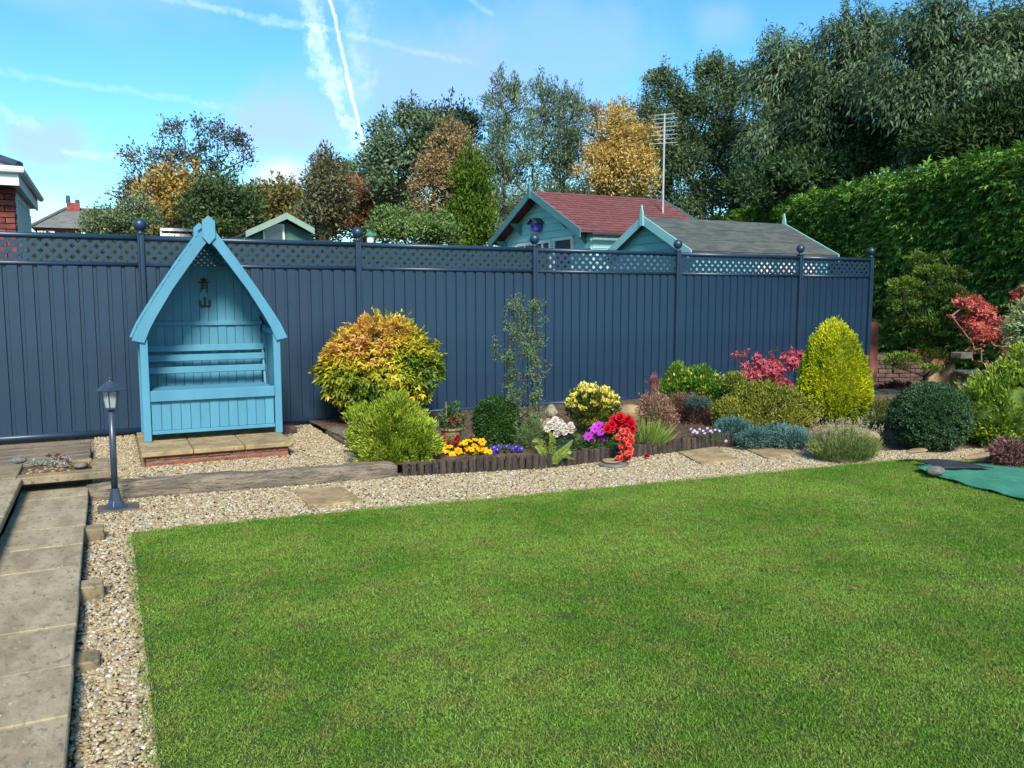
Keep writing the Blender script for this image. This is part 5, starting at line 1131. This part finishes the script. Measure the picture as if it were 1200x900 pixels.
# ------------------------------------------------------------------ sheds
def shed(label, X0, X1, YR, YL, YP, ZE, ZP, wallm, trimm, roofm, kind, name='shed', ov=.14):
    """gable faces -X; right eave at YR, far eave at YL, ridge YP"""
    t = thing(name, label, 'shed', ((X0+X1)/2, (YR+YL)/2, 0)); wx0 = X0+ov; yr = YR+.12; yl = YL-.12
    def gz(y): return ZE+(ZP-ZE)*(1-abs(y-YP)/((YP-YR) if y < YP else (YL-YP)))
    # weatherboards, each one proud at its foot
    bh = .145; z = .05
    while z < ZP-.05:
        za, zb = z, min(z+bh, ZP-.03)
        def span(zz):
            if zz <= gz(yr)-.02: return yr, yl
            f = (zz-ZE)/(ZP-ZE); return YR+(YP-YR)*f+.03, YL-(YL-YP)*f-.03
        a0, a1 = span(za); b0_, b1_ = span(zb)
        if a1-a0 > .05:
            MB().add([(wx0-.022, a0, za), (wx0-.022, a1, za), (wx0-.006, b1_, zb), (wx0-.006, b0_, zb), (wx0+.02, a0, za), (wx0+.02, a1, za), (wx0+.02, b1_, zb), (wx0+.02, b0_, zb)],
                     [(0, 3, 2, 1), (4, 5, 6, 7), (0, 1, 5, 4), (1, 2, 6, 5), (2, 3, 7, 6), (3, 0, 4, 7)]).build('weatherboard', M[wallm], t)
        if zb < ZE+.05:
            MB().prism([(yr-.022, za), (yr-.006, zb), (yr+.02, zb), (yr+.02, za)], 'x', wx0+.02, X1-ov).build('weatherboard', M[wallm], t)
        z += bh
    MB().box(wx0+.03, X1-ov, yr+.03, yl, 0, ZE-.05).build('wall', M[wallm], t)
    # roof slabs
    th_ = .035
    for (ya, za, yb, zb, nm) in ((YR, ZE, YP, ZP, 'near'), (YL, ZE, YP, ZP, 'far')):
        d = Vector((0, yb-ya, zb-za)); L_ = d.length
        MB().prism([(ya, za), (yb, zb), (yb, zb+th_), (ya, za+th_)], 'x', X0+.012, X1).build('roof_deck', M[roofm], t)
        if kind == 'shingle':
            rows = 16; sw = .30
            nn = d.normalized(); up2 = Vector((0, -nn.z, nn.y)) if nn.y > 0 else Vector((0, nn.z, -nn.y))
            if nm == 'near':
                shm = MB().add([Vector((0, 0, 0))+up2*.004, Vector((sw-.012, 0, 0))+up2*.004, Vector((sw-.012, 0, 0))+d/rows*1.05+up2*.001, d/rows*1.05+up2*.001,
                                up2*.016, Vector((sw-.012, 0, 0))+up2*.016, Vector((sw-.012, 0, 0))+d/rows*1.05+up2*.003, d/rows*1.05+up2*.003],
                               [(0, 3, 2, 1), (4, 5, 6, 7), (0, 1, 5, 4), (1, 2, 6, 5), (2, 3, 7, 6), (3, 0, 4, 7)]).mesh('shingle', (0, 0, 0), M['shingle'])
                for r_ in range(rows):
                    xx = X0+.012-(sw/2 if r_ % 2 else 0)
                    while xx < X1:
                        if xx > X0-.02 and xx+sw < X1+.02: inst('shingle', shm, t, Vector((xx, ya, za+th_))+d*r_/rows)
                        xx += sw
        else:
            for r_ in range(3):
                nn = d.normalized(); f0, f1 = r_/3, (r_+1)/3+.02
                MB().prism([(ya+d.y*f0, za+d.z*f0+th_+.010), (ya+d.y*min(1, f1), za+d.z*min(1, f1)+th_+.003), (ya+d.y*min(1, f1), za+d.z*min(1, f1)+th_+.007), (ya+d.y*f0, za+d.z*f0+th_+.014)], 'x', X0+.02, X1-.005).build('felt_sheet', M[roofm], t)
        # bargeboards
        bh_ = .13
        for xx in (X0-.012, X1+.002): MB().prism([(ya, za-bh_+.03), (yb, zb-bh_+.03), (yb, zb+.06), (ya, za+.06)], 'x', xx, xx+.022).build('bargeboard', M[trimm], t)
    for xx in (X0-.02, X1+.01): MB().prism([(YP-.05, ZP-.12), (YP+.05, ZP-.12), (YP+.04, ZP+.10), (YP, ZP+.24), (YP-.04, ZP+.10)], 'x', xx-.012, xx+.012).build('finial', M[trimm], t)
    return t, wx0
k1 = 1.17
M['verge'] = M['teal_pale']
t, wx0 = shed('large aqua summerhouse with red shingle roof and white windows', 8.08, 11.45, 13.45, 17.6, 15.5, 2.80, 3.76, 'teal', 'teal_dark', 'shingle', 'shingle', 'summerhouse', .32)
MB().tube([(8.3, 13.40, 2.76), (11.4, 13.40, 2.76)], .045, 8).build('gutter', M['gutter'], t)
for yy in (13.75, 14.5, 16.5, 17.25):
    f = 1-abs(yy-15.5)/2.1; zz = 2.80+.96*f-.10
    MB().add([(8.10, yy-.03, zz), (8.10, yy+.03, zz), (8.40, yy-.03, zz), (8.40, yy+.03, zz), (8.40, yy-.03, zz-.26), (8.40, yy+.03, zz-.26)], [(0, 1, 3, 2), (0, 2, 4), (1, 5, 3), (0, 4, 5, 1), (2, 3, 5, 4)]).build('bracket', M['teal_dark'], t)
def win(t, x, y0, y1, z0, z1, bars=1, fm='white'):
    f = MB(); th = .06
    f.box(x-.05, x, y0, y0+th, z0, z1).box(x-.05, x, y1-th, y1, z0, z1).box(x-.048, x, y0+th, y1-th, z1-th, z1).box(x-.048, x, y0+th, y1-th, z0, z0+th)
    fo = f.build('window', M[fm], t)
    for k in range(bars): yy = y0+(y1-y0)*(k+1)/(bars+1); MB().box(x-.046, x, yy-.02, yy+.02, z0+th, z1-th).build('glazing_bar', M[fm], fo)
    MB().box(x-.022, x-.012, y0+th, y1-th, z0+th, z1-th).build('pane', M['glass'], fo)
def onX(x, y, X):
    d, _ = ray(x, y); return Vector((0, 0, CH))+d*(X/d.x)
wy = lambda px: onX(px, 290, wx0-.02).y
for a_, b_, yt, nb__ in ((673, 650, 278, 0), (647, 628, 282, 1), (626, 608, 285, 1), (606, 589, 289, 0)):
    win(t, wx0-.022, wy(a_), wy(b_), 1.35, onX((a_+b_)/2, yt, wx0-.02).z, nb__)
p = onX(628, 264, wx0-.12); bb = thing('bird_box', 'small purple bird box on the gable of the red roofed summerhouse', 'bird box', p)
MB().box(p.x-.08, p.x+.09, p.y-.12, p.y+.12, p.z-.12, p.z+.05).build('box', M['purple'], bb, .004)
for s_ in (-1, 1): MB().prism([(p.y, p.z+.155), (p.y+s_*.19, p.z+.045), (p.y+s_*.19, p.z+.027), (p.y, p.z+.135)], 'x', p.x-.13, p.x+.10).build('roof', M['felt'], bb)
MB().prism([(p.y-.12, p.z+.051), (p.y+.12, p.z+.051), (p.y, p.z+.128)], 'x', p.x-.075, p.x+.085).build('gable', M['purple'], bb)
MB().tube([(p.x-.085, p.y, p.z-.03), (p.x-.079, p.y, p.z-.03)], .035, 10).build('entrance_hole', M['black'], bb)
t2, w2 = shed('smaller aqua garden shed with grey felt roof just behind the fence', 8.45, 11.72, 10.62, 13.32, 11.97, 2.27, 2.93, 'teal2', 'teal_pale', 'felt', 'felt', 'garden_shed', .14)
MB().box(w2-.045, w2-.02, 11.3, 12.1, .1, 2.3).build('door', M['teal_pale'], t2, .005)
for x0, x1 in ((9.9, 10.25), (10.4, 10.75), (10.9, 11.25)):
    f = MB().box(x0, x1, 10.695, 10.722, 1.6, 2.15).build('window', M['white'], t2); MB().box(x0+.05, x1-.05, 10.688, 10.694, 1.65, 2.1).build('pane', M['white'], f)
# far green shed
t3 = thing('green_shed', 'far green shed with pale pitched roof edges beyond the fence', 'shed', AT(335, 350, 19)); D = 19.; s = D/F
P = [AT(x, y, D) for x, y in ((290, 276), (336, 253), (372, 270))]; y3 = P[1].y; a, b_, c_ = P
dxs = Vector((cos(YAW*.3), -sin(YAW*.3), 0)); 
MB().prism([(a.x, 0), (c_.x+.2, 0), (c_.x, c_.z-.05), (b_.x, b_.z-.08), (a.x, a.z-.05)], 'y', y3+.3, y3+3.).build('wall', M['green_shed'], t3)
for (u_, v_) in ((a, b_), (b_, c_)):
    MB().prism([(u_.x-.1*(u_ is a), u_.z), (v_.x, v_.z), (v_.x, v_.z+.06), (u_.x-.1*(u_ is a), u_.z+.06)], 'y', y3, y3+3.2).build('roof', M['felt'], t3)
    MB().prism([(u_.x-.1*(u_ is a), u_.z-.07), (v_.x, v_.z-.07), (v_.x, v_.z+.07), (u_.x-.1*(u_ is a), u_.z+.07)], 'y', y3-.03, y3-.002).build('bargeboard', surf('pale_green_trim', c(150, 176, 160, .7), c(140, 166, 150, .7), .7), t3)
q = AT(322, 270, D); f = MB().box(q.x-.24, q.x+.24, y3+.24, y3+.298, q.z-.3, q.z+.16).build('window', M['white'], t3); MB().box(q.x-.19, q.x+.19, y3+.22, y3+.238, q.z-.26, q.z+.11).build('pane', M['glass'], f)
for k in range(7): MB().box(a.x+.25, c_.x-.02, y3+.275, y3+.299, 1.5+k*.19, 1.5+k*.19+.17).build('weatherboard', M['green_shed'], t3) if 1.5+k*.19+.17 < c_.z-.1 else None
# wall-mounted feeder behind the post
p = AT(434, 285, 13.2); t = thing('bird_feeder', 'white bird feeder with green cap beside the third ball finial', 'bird feeder', (p.x, p.y, 0))
MB().tube([(p.x, p.y, 0), (p.x, p.y, p.z)], .012, 6).build('pole', M['pole'], t); MB().lathe((p.x, p.y, p.z-.04), [(.055, 0), (.055, .15)], 12).build('body', M['white'], t); MB().lathe((p.x, p.y, p.z+.11), [(.085, 0), (.08, .02), (.05, .055), (.01, .07)], 12).build('cap', M['mat_green'], t)
# aerial
p = AT(777, 236, 17.9); zt = AT(777, 133, 17.9).z; t = thing('television_aerial', 'tall pale aerial mast with stacked horizontal rods beyond the roof', 'aerial', (p.x, p.y, 0))
MB().tube([(p.x, p.y, 0), (p.x, p.y, zt-.18)], .022, 8).build('mast', M['pole'], t)
rx = Vector((cos(YAW), -sin(YAW), 0))
MB().tube([(p.x, p.y, zt-.65), (p.x, p.y, zt)], .018, 6).build('boom', M['pole'], t)
for k in range(8):
    z_ = zt-.02-k*.085; w1 = .28 if k % 2 else .22; q = Vector((p.x, p.y, z_)); MB().tube([q-rx*w1-Vector((0, 0, .02)), q+rx*w1+Vector((0, 0, .02))], .008, 5).build('rod', M['pole'], t)

# ------------------------------------------------------------------ house at the left edge
hs_ = thing('brick_house', 'red brick extension with white windows at the far left edge', 'house', (-2.5, 14, 0))
HX, HY = -1.0, 12.55; HZ = 3.0
MB().box(-6, HX-.11, HY+.11, 17, 0, HZ).build('wall', M['mortar'], hs_)
bm1 = MB().box(0, .215, 0, .1, 0, .065).mesh('brick', (0, 0, 0), M['brick_house'], .003)
k = 0; z = 1.70
while z < HZ-.03:
    x = HX-.215-(.1125 if k % 2 else 0)
    if k % 2: inst('brick', bm1, hs_, (HX-.1025, HY, z), (0, 0, 0), (.477, 1, 1))
    while x > -2.0: inst('brick', bm1, hs_, (x-.0, HY, z)); x -= .225
    for j_ in range(1): inst('brick', bm1, hs_, (HX, HY+(.105 if k % 2 == 0 else .0)+.0, z), (0, 0, pi/2)) if k % 2 == 0 else inst('brick', bm1, hs_, (HX, HY+.105, z), (0, 0, pi/2), (.477, 1, 1))
    z += .075; k += 1
MB().box(-4, HX-.001, HY+.003, HY+.1, 0, 1.7).build('wall', M['brick_house'], hs_)
for k in range(4):
    y0 = HY+.36+k*.42; fo = MB().box(HX-.03, HX+.012, y0-.055, y0+.055, 1.2, HZ-.02).build('window_frame', M['cream'], hs_)
    y1 = y0+.42
    if k < 4: MB().box(HX-.028, HX+.010, y0+.056, y1-.056, 2.24, 2.30).build('transom', M['cream'], hs_); MB().box(HX-.028, HX+.010, y0+.056, y1-.056, HZ-.12, HZ-.02).build('head', M['cream'], hs_)
    if k < 4: MB().box(HX-.045, HX-.032, y0+.03, y1-.03, 1.2, HZ-.1).build('pane', M['glass'], hs_)
MB().box(HX-.12, HX+.03, HY+.36+4*.42-.03, HY+.36+4*.42+.12, 0, HZ-.02).build('corner_post', M['cream'], hs_)
MB().box(-6, HX+.07, HY-.32, 15.5, HZ-.01, HZ+.03).build('soffit', M['cream'], hs_)
MB().box(-6, HX+.095, HY-.345, HY-.32, HZ-.03, HZ+.17).build('fascia', M['cream'], hs_)
MB().box(HX+.07, HX+.095, HY-.32, 15.53, HZ-.03, HZ+.17).build('fascia', M['cream'], hs_)
MB().tube([(-6, HY-.39, HZ+.16), (HX+.14, HY-.39, HZ+.16), (HX+.14, 15.55, HZ+.16)], .045, 8).build('gutter', M['cream'], hs_)
MB().add([(-6, HY-.36, HZ+.19), (HX+.11, HY-.36, HZ+.19), (HX+.11, 15.5, HZ+.19), (-2.6, 14.0, HZ+.95), (-6, 14.0, HZ+.95)], [(0, 1, 3, 4), (1, 2, 3)]).build('roof', M['slate'], hs_)
MB().tube([(HX+.11, HY-.36, HZ+.21), (-2.6, 14.0, HZ+.97)], .06, 8).build('hip_tile', M['lamp'], hs_)

# far bungalow with hipped roof
D = 42.; s = D/F
q = [AT(x, y, D) for x, y in ((36, 266), (70, 244), (160, 245), (190, 267))]
t = thing('bungalow', 'distant bungalow with grey hipped roof and chimney', 'house', AT(100, 350, D)); y0 = q[0].y; ez = q[0].z; rz_ = q[1].z
xa, xb = q[0].x, AT(230, 266, D).x
MB().box(xa+.4, xb-.4, y0+.3, y0+7, 0, ez-.02).build('wall', M['brick_house'], t)
mid = y0+3.6; MB().add([(xa, y0, ez), (xb, y0, ez), (xb, y0+7.3, ez), (xa, y0+7.3, ez), (q[1].x+.1, mid, rz_+.35), (xb-2.6, mid, rz_+.35)], [(0, 1, 5, 4), (1, 2, 5), (2, 3, 4, 5), (3, 0, 4), (0, 3, 2, 1)]).build('roof', M['slate'], t)
MB().tube([(q[1].x+.1, mid, rz_+.4), (xb-2.6, mid, rz_+.4)], .09, 6).build('ridge_tiles', M['slate'], t)
MB().tube([(xa, y0, ez+.05), (q[1].x+.1, mid, rz_+.4)], .08, 6).build('hip_tiles', M['slate'], t)
ch = AT(86, 245, D+3.6); cb = MB().box(ch.x-.32, ch.x+.32, mid-.3, mid+.3, rz_-.2, AT(86, 237, D+3.6).z).build('chimney', M['brick_house'], t)
for dx in (-.25, .2): MB().lathe((ch.x+dx, mid, AT(86, 237, D+3.6).z), [(.12, 0), (.10, .2 if dx > 0 else .4)], 10).build('chimney_pot', M['lamp'], cb)
for px1, px2 in ((43, 53), (56, 63), (94, 100)):
    a, b_ = AT(px1, 269, D), AT(px2, 269, D); f = MB().box(a.x, b_.x, y0+.2, y0+.29, ez-1.4, ez-.15).build('window', M['white'], t); MB().box(a.x+.1, b_.x-.1, y0+.16, y0+.19, ez-1.3, ez-.28).build('pane', M['glass'], f)
# white garden bench beyond
p = AT(208, 277, 22.); t = thing('white_bench', 'white slatted garden bench left of the arbour peak beyond the hedge', 'bench', (p.x, p.y, 0)); s = 22/F
for z_ in (.12, .28, .42): MB().box(p.x-.42, p.x+.42, p.y, p.y+.03, p.z-.28+z_, p.z-.28+z_+.07).build('backrest_slat', M['white'], t)
MB().box(p.x-.42, p.x+.42, p.y-.4, p.y, p.z-.42, p.z-.38).build('seat', M['white'], t)
for dx in (-.42, .38): MB().box(p.x+dx, p.x+dx+.04, p.y-.4, p.y+.04, 0, p.z-.42).build('leg', M['white'], t); MB().box(p.x+dx, p.x+dx+.04, p.y+.031, p.y+.06, p.z-.42, p.z+.2).build('leg', M['white'], t)

# ------------------------------------------------------------------ trees beyond
GRP = None
DG = [c(50, 68, 38), c(76, 98, 54), c(108, 128, 74)]
tree('maple_tree', 'sparse leafed tree with open dark twigs behind the bungalow', 'tree', 24, [(240, 180, 52, 42), (180, 205, 44, 38), (215, 205, 40, 30), (280, 175, 18, 20), (150, 232, 24, 22)], 6000, .10, .045, 165, .11, [c(52, 64, 72), c(72, 86, 84), c(96, 96, 78), c(150, 108, 66)], .11, sparse=True, seed=2, base_px=232, fill=.35, wob=.4)
tree('autumn_tree', 'small golden orange tree in front of the sparse tree', 'tree', 22.5, [(212, 228, 34, 26), (190, 240, 26, 18)], 6000, .11, .06, 90, .18, [c(84, 96, 44), c(136, 122, 56), c(184, 148, 70), c(156, 112, 64)], .08, seed=3)
tree('dark_evergreen', 'dark green rounded evergreen right of the golden orange tree', 'tree', 21.5, [(258, 240, 30, 32), (240, 252, 24, 20), (280, 246, 16, 18)], 9000, .10, .045, 120, .17, DG, .1, seed=4)
tree('pale_shrub', 'grey green bush in front of the bungalow roof', 'bush', 20, [(122, 262, 24, 12), (145, 260, 20, 10), (165, 254, 20, 16), (105, 266, 14, 8)], 7000, .07, .03, 90, .12, [c(86, 104, 72), c(120, 136, 92), c(146, 156, 110)], .06, seed=5)
tree('olive_tree', 'broad olive brown bushy tree behind the arbour peak', 'tree', 27, [(315, 238, 32, 20), (335, 240, 28, 22), (290, 252, 26, 14), (300, 240, 20, 16), (270, 262, 30, 14)], 15000, .13, .06, 190, .22, [c(76, 84, 46), c(112, 112, 58), c(146, 130, 74), c(150, 116, 76)], .14, seed=6)
tree('rowan_tree', 'slim rowan with red berry clusters and open top', 'tree', 23.5, [(383, 192, 16, 18), (385, 225, 26, 26), (375, 250, 26, 22), (398, 205, 16, 14)], 8500, .12, .05, 120, .17, [c(70, 88, 62), c(98, 106, 74), c(126, 112, 80), c(158, 96, 84)], .09, seed=7, wob=.3, spiky=.3)
tree('rusty_tree', 'rounded rusty brown tree left of the tall bare branched tree', 'tree', 26, [(430, 232, 34, 17), (410, 245, 26, 20), (455, 245, 22, 22)], 9500, .12, .055, 120, .2, [c(104, 92, 62), c(150, 104, 74), c(174, 116, 84), c(120, 112, 70)], .1, seed=8)
tree('green_tree', 'dark bushy green tree behind the rusty brown tree', 'tree', 29, [(425, 222, 36, 24), (395, 225, 30, 20), (460, 250, 30, 30)], 11000, .14, .06, 130, .24, DG, .14, seed=9)
tree('ash_tree', 'tall blue green tree with dark branching limbs in mid background', 'tree', 24, [(475, 160, 34, 36), (455, 185, 24, 30), (500, 150, 34, 28), (480, 205, 36, 40), (520, 175, 26, 40), (445, 165, 14, 18)], 15500, .13, .06, 170, .2, [c(70, 92, 66), c(98, 120, 84), c(130, 148, 106)], .16, seed=10, wob=.4, base_px=505, spiky=.3)
tree('brown_tree', 'feathery tan brown tree in front of the tall blue green tree', 'tree', 23, [(528, 185, 30, 36), (510, 215, 26, 34), (545, 215, 22, 36)], 15000, .09, .035, 170, .17, [c(112, 104, 66), c(156, 134, 92), c(184, 152, 110)], .12, seed=11, wob=.35, base_px=515)
tree('small_bush', 'fresh green bushes under the feathery brown tree', 'bush', 19.5, [(480, 268, 26, 16), (505, 272, 24, 14), (450, 266, 22, 14), (525, 280, 16, 10)], 8500, .08, .035, 100, .13, [c(76, 104, 52), c(110, 136, 72), c(140, 160, 94)], .06, seed=12)
tree('cypress_tree', 'upright yellow green conifer left of the red roofed summerhouse', 'conifer', 20.5, [(552, 225, 17, 46), (555, 265, 24, 28), (540, 262, 14, 24)], 16000, .10, .032, 150, .13, [c(46, 70, 26), c(76, 104, 30), c(116, 138, 40)], .1, seed=13, mat='needle', u=.6)
tree('dark_fir', 'dark conifer tips rising behind the feathery brown tree', 'conifer', 28, [(532, 140, 20, 18), (545, 155, 16, 24), (520, 160, 20, 26)], 7000, .15, .05, 80, .22, [c(38, 62, 48), c(58, 84, 62)], .12, seed=14, mat='needle')
PS = [c(74, 94, 68), c(106, 128, 94), c(150, 166, 132)]
tree('willow_tree', 'tall silvery green tree, left of the close pair', 'tree', 25, [(600, 150, 30, 55), (595, 200, 36, 50), (590, 110, 20, 26), (605, 250, 40, 40), (580, 260, 24, 30)], 27000, .10, .030, 260, .17, PS, .15, seed=15, u=.5, r=.6, wob=.25, spiky=.42)
tree('willow_tree', 'tall silvery green tree, right one of the close pair', 'tree', 26, [(655, 145, 30, 50), (660, 195, 32, 50), (640, 105, 16, 26), (650, 235, 30, 30), (672, 120, 14, 26)], 24000, .10, .030, 240, .17, [c(66, 86, 62), c(98, 118, 86), c(136, 152, 118)], .15, seed=16, u=.5, r=.6, wob=.25, spiky=.42)
tree('larch_tree', 'golden yellow autumn tree left of the aerial', 'tree', 23, [(722, 180, 34, 30), (712, 210, 32, 22), (735, 205, 32, 26), (748, 175, 20, 24), (720, 155, 24, 22)], 22000, .10, .036, 200, .17, [c(140, 124, 62), c(180, 156, 82), c(206, 180, 104), c(190, 150, 80)], .12, seed=17)
tree('poplar_tree', 'thin tree with fine upright twigs behind the golden tree', 'tree', 25, [(700, 150, 16, 26), (730, 135, 18, 16), (760, 145, 14, 26)], 2200, .09, .035, 90, .12, [c(120, 112, 66), c(160, 136, 80)], .08, seed=18, sparse=True, wob=.2)
PE = [c(48, 68, 42), c(74, 96, 62), c(104, 126, 86), c(158, 174, 144)]
gs = [('dark bushy evergreen directly behind the aerial', 25, [(790, 150, 34, 50), (800, 200, 40, 46), (780, 110, 18, 22), (800, 235, 40, 30), (765, 180, 18, 50)], 19),
      ('evergreen with spiky top shoots right of the aerial', 25, [(840, 130, 34, 50), (850, 190, 44, 50), (835, 92, 14, 24), (870, 110, 24, 26), (855, 235, 40, 24)], 20),
      ('grey green drooping eucalyptus above the middle of the hedge', 22.5, [(925, 115, 44, 60), (910, 175, 44, 44), (945, 175, 44, 40), (915, 75, 24, 24)], 21),
      ('tallest eucalyptus with loose top sprays reaching the sky', 21, [(1000, 85, 50, 55), (985, 140, 52, 50), (1020, 140, 50, 44), (1000, 40, 30, 28), (1030, 60, 30, 34)], 22),
      ('big grey leafed eucalyptus near the top right corner', 19, [(1085, 85, 56, 56), (1070, 135, 60, 44), (1110, 120, 50, 40), (1085, 35, 40, 30), (1120, 30, 30, 30)], 23),
      ('eucalyptus leaving the frame at the top right', 18, [(1170, 75, 44, 56), (1165, 120, 46, 44), (1195, 120, 40, 50), (1210, 60, 40, 40)], 24)]
for i, (lb, D, bl, sd_) in enumerate(gs):
    tree('eucalyptus_tree', lb, 'tree', D, bl, 30000 if i > 1 else 26000, .16 if i > 1 else .12, .038, 130, .22, PE, .18, droop=.35 if i > 1 else .1, seed=sd_, u=-.75 if i > 1 else -.1, o=.5, r=.55, wob=.25, fill=.3, thick=.7)
# wispy leaders breaking the skyline
for i, (x, y, D, h) in enumerate(((770, 105, 25, 50), (797, 90, 25, 40), (838, 75, 25, 50), (868, 95, 25, 40), (905, 75, 22.5, 40), (960, 45, 21, 50), (1010, 20, 21, 50), (1100, 12, 19, 45), (1180, 40, 18, 50), (930, 60, 22.5, 40))):
    tops = [(x, y), (x+random.uniform(-8, 8), y+14), (x-7, y+22), (x+8, y+24)]
    b0 = AT(x, y+h*1.6, D); t = thing('tree_shoot', '', 'tree', (b0.x, b0.y, b0.z)) if False else None
    # parented to the nearest evergreen as loose top shoots
    par_ = [o for o in bpy.data.objects if o.name.startswith('eucalyptus_tree')]
    par_ = min(par_, key=lambda o: (Vector(o.location[:2])-Vector(b0[:2])).length)
    sk = skeleton(b0, [tuple(AT(*q, D)) for q in tops], h*.3*D/F, .025, seed=i, wob=.3); wood(par_, sk, 'top_shoot', M['bark'], 4)
    nd = np.array(sk[0]); pr = np.array(sk[1]); n = 330; ii = rng.integers(1, len(nd), n); tt_ = rng.random((n, 1)); P = nd[ii]*tt_+nd[pr[ii]]*(1-tt_)+rng.normal(size=(n, 3))*.09
    leafobj('shoot_leaves', par_, P, rdir(n)+[0, 0, .1], rdir(n), .14, .04, palette(P, PE[1:], 1, i), M['leaf'])
for i, (lb, bl_) in enumerate((('dark thicket far behind the green shed', [(300, 262, 40, 18), (360, 264, 40, 16), (250, 268, 30, 14)]), ('dark thicket far behind the feathery brown tree', [(440, 264, 40, 20), (500, 262, 44, 24), (560, 262, 40, 30)]), ('dark thicket far behind the summerhouse', [(640, 262, 50, 30), (710, 240, 50, 26), (780, 250, 40, 26)]), ('dark thicket filling behind the smaller shed roof', [(850, 225, 50, 34), (930, 215, 50, 34), (1000, 200, 50, 34)]), ('dark thicket far behind the bungalow', [(190, 264, 30, 14), (225, 262, 30, 16), (150, 270, 30, 10)]))):
    tree('thicket', lb, 'bush', 31, bl_, 9000, .16, .07, 90, .26, DG, .1, seed=60+i)
tree('dark_cypress', 'dark green cypress between the hedge and eucalyptus at far right', 'conifer', 16.5, [(1165, 165, 46, 34), (1195, 150, 40, 34), (1120, 172, 40, 24)], 26000, .13, .035, 240, .17, [c(30, 46, 26), c(46, 68, 32), c(70, 92, 44)], .14, seed=30, mat='needle', u=.1)
tree('laurel_bush', 'dark leafy laurel growing over the middle of the hedge top', 'bush', 20.5, [(940, 205, 40, 22), (985, 192, 40, 22), (895, 216, 36, 18), (1030, 182, 40, 20), (1075, 170, 34, 18)], 22000, .12, .045, 230, .17, [c(38, 60, 36), c(56, 84, 46), c(84, 112, 62)], .12, seed=31)
print('slats', slats, 'wall bricks', nb_)
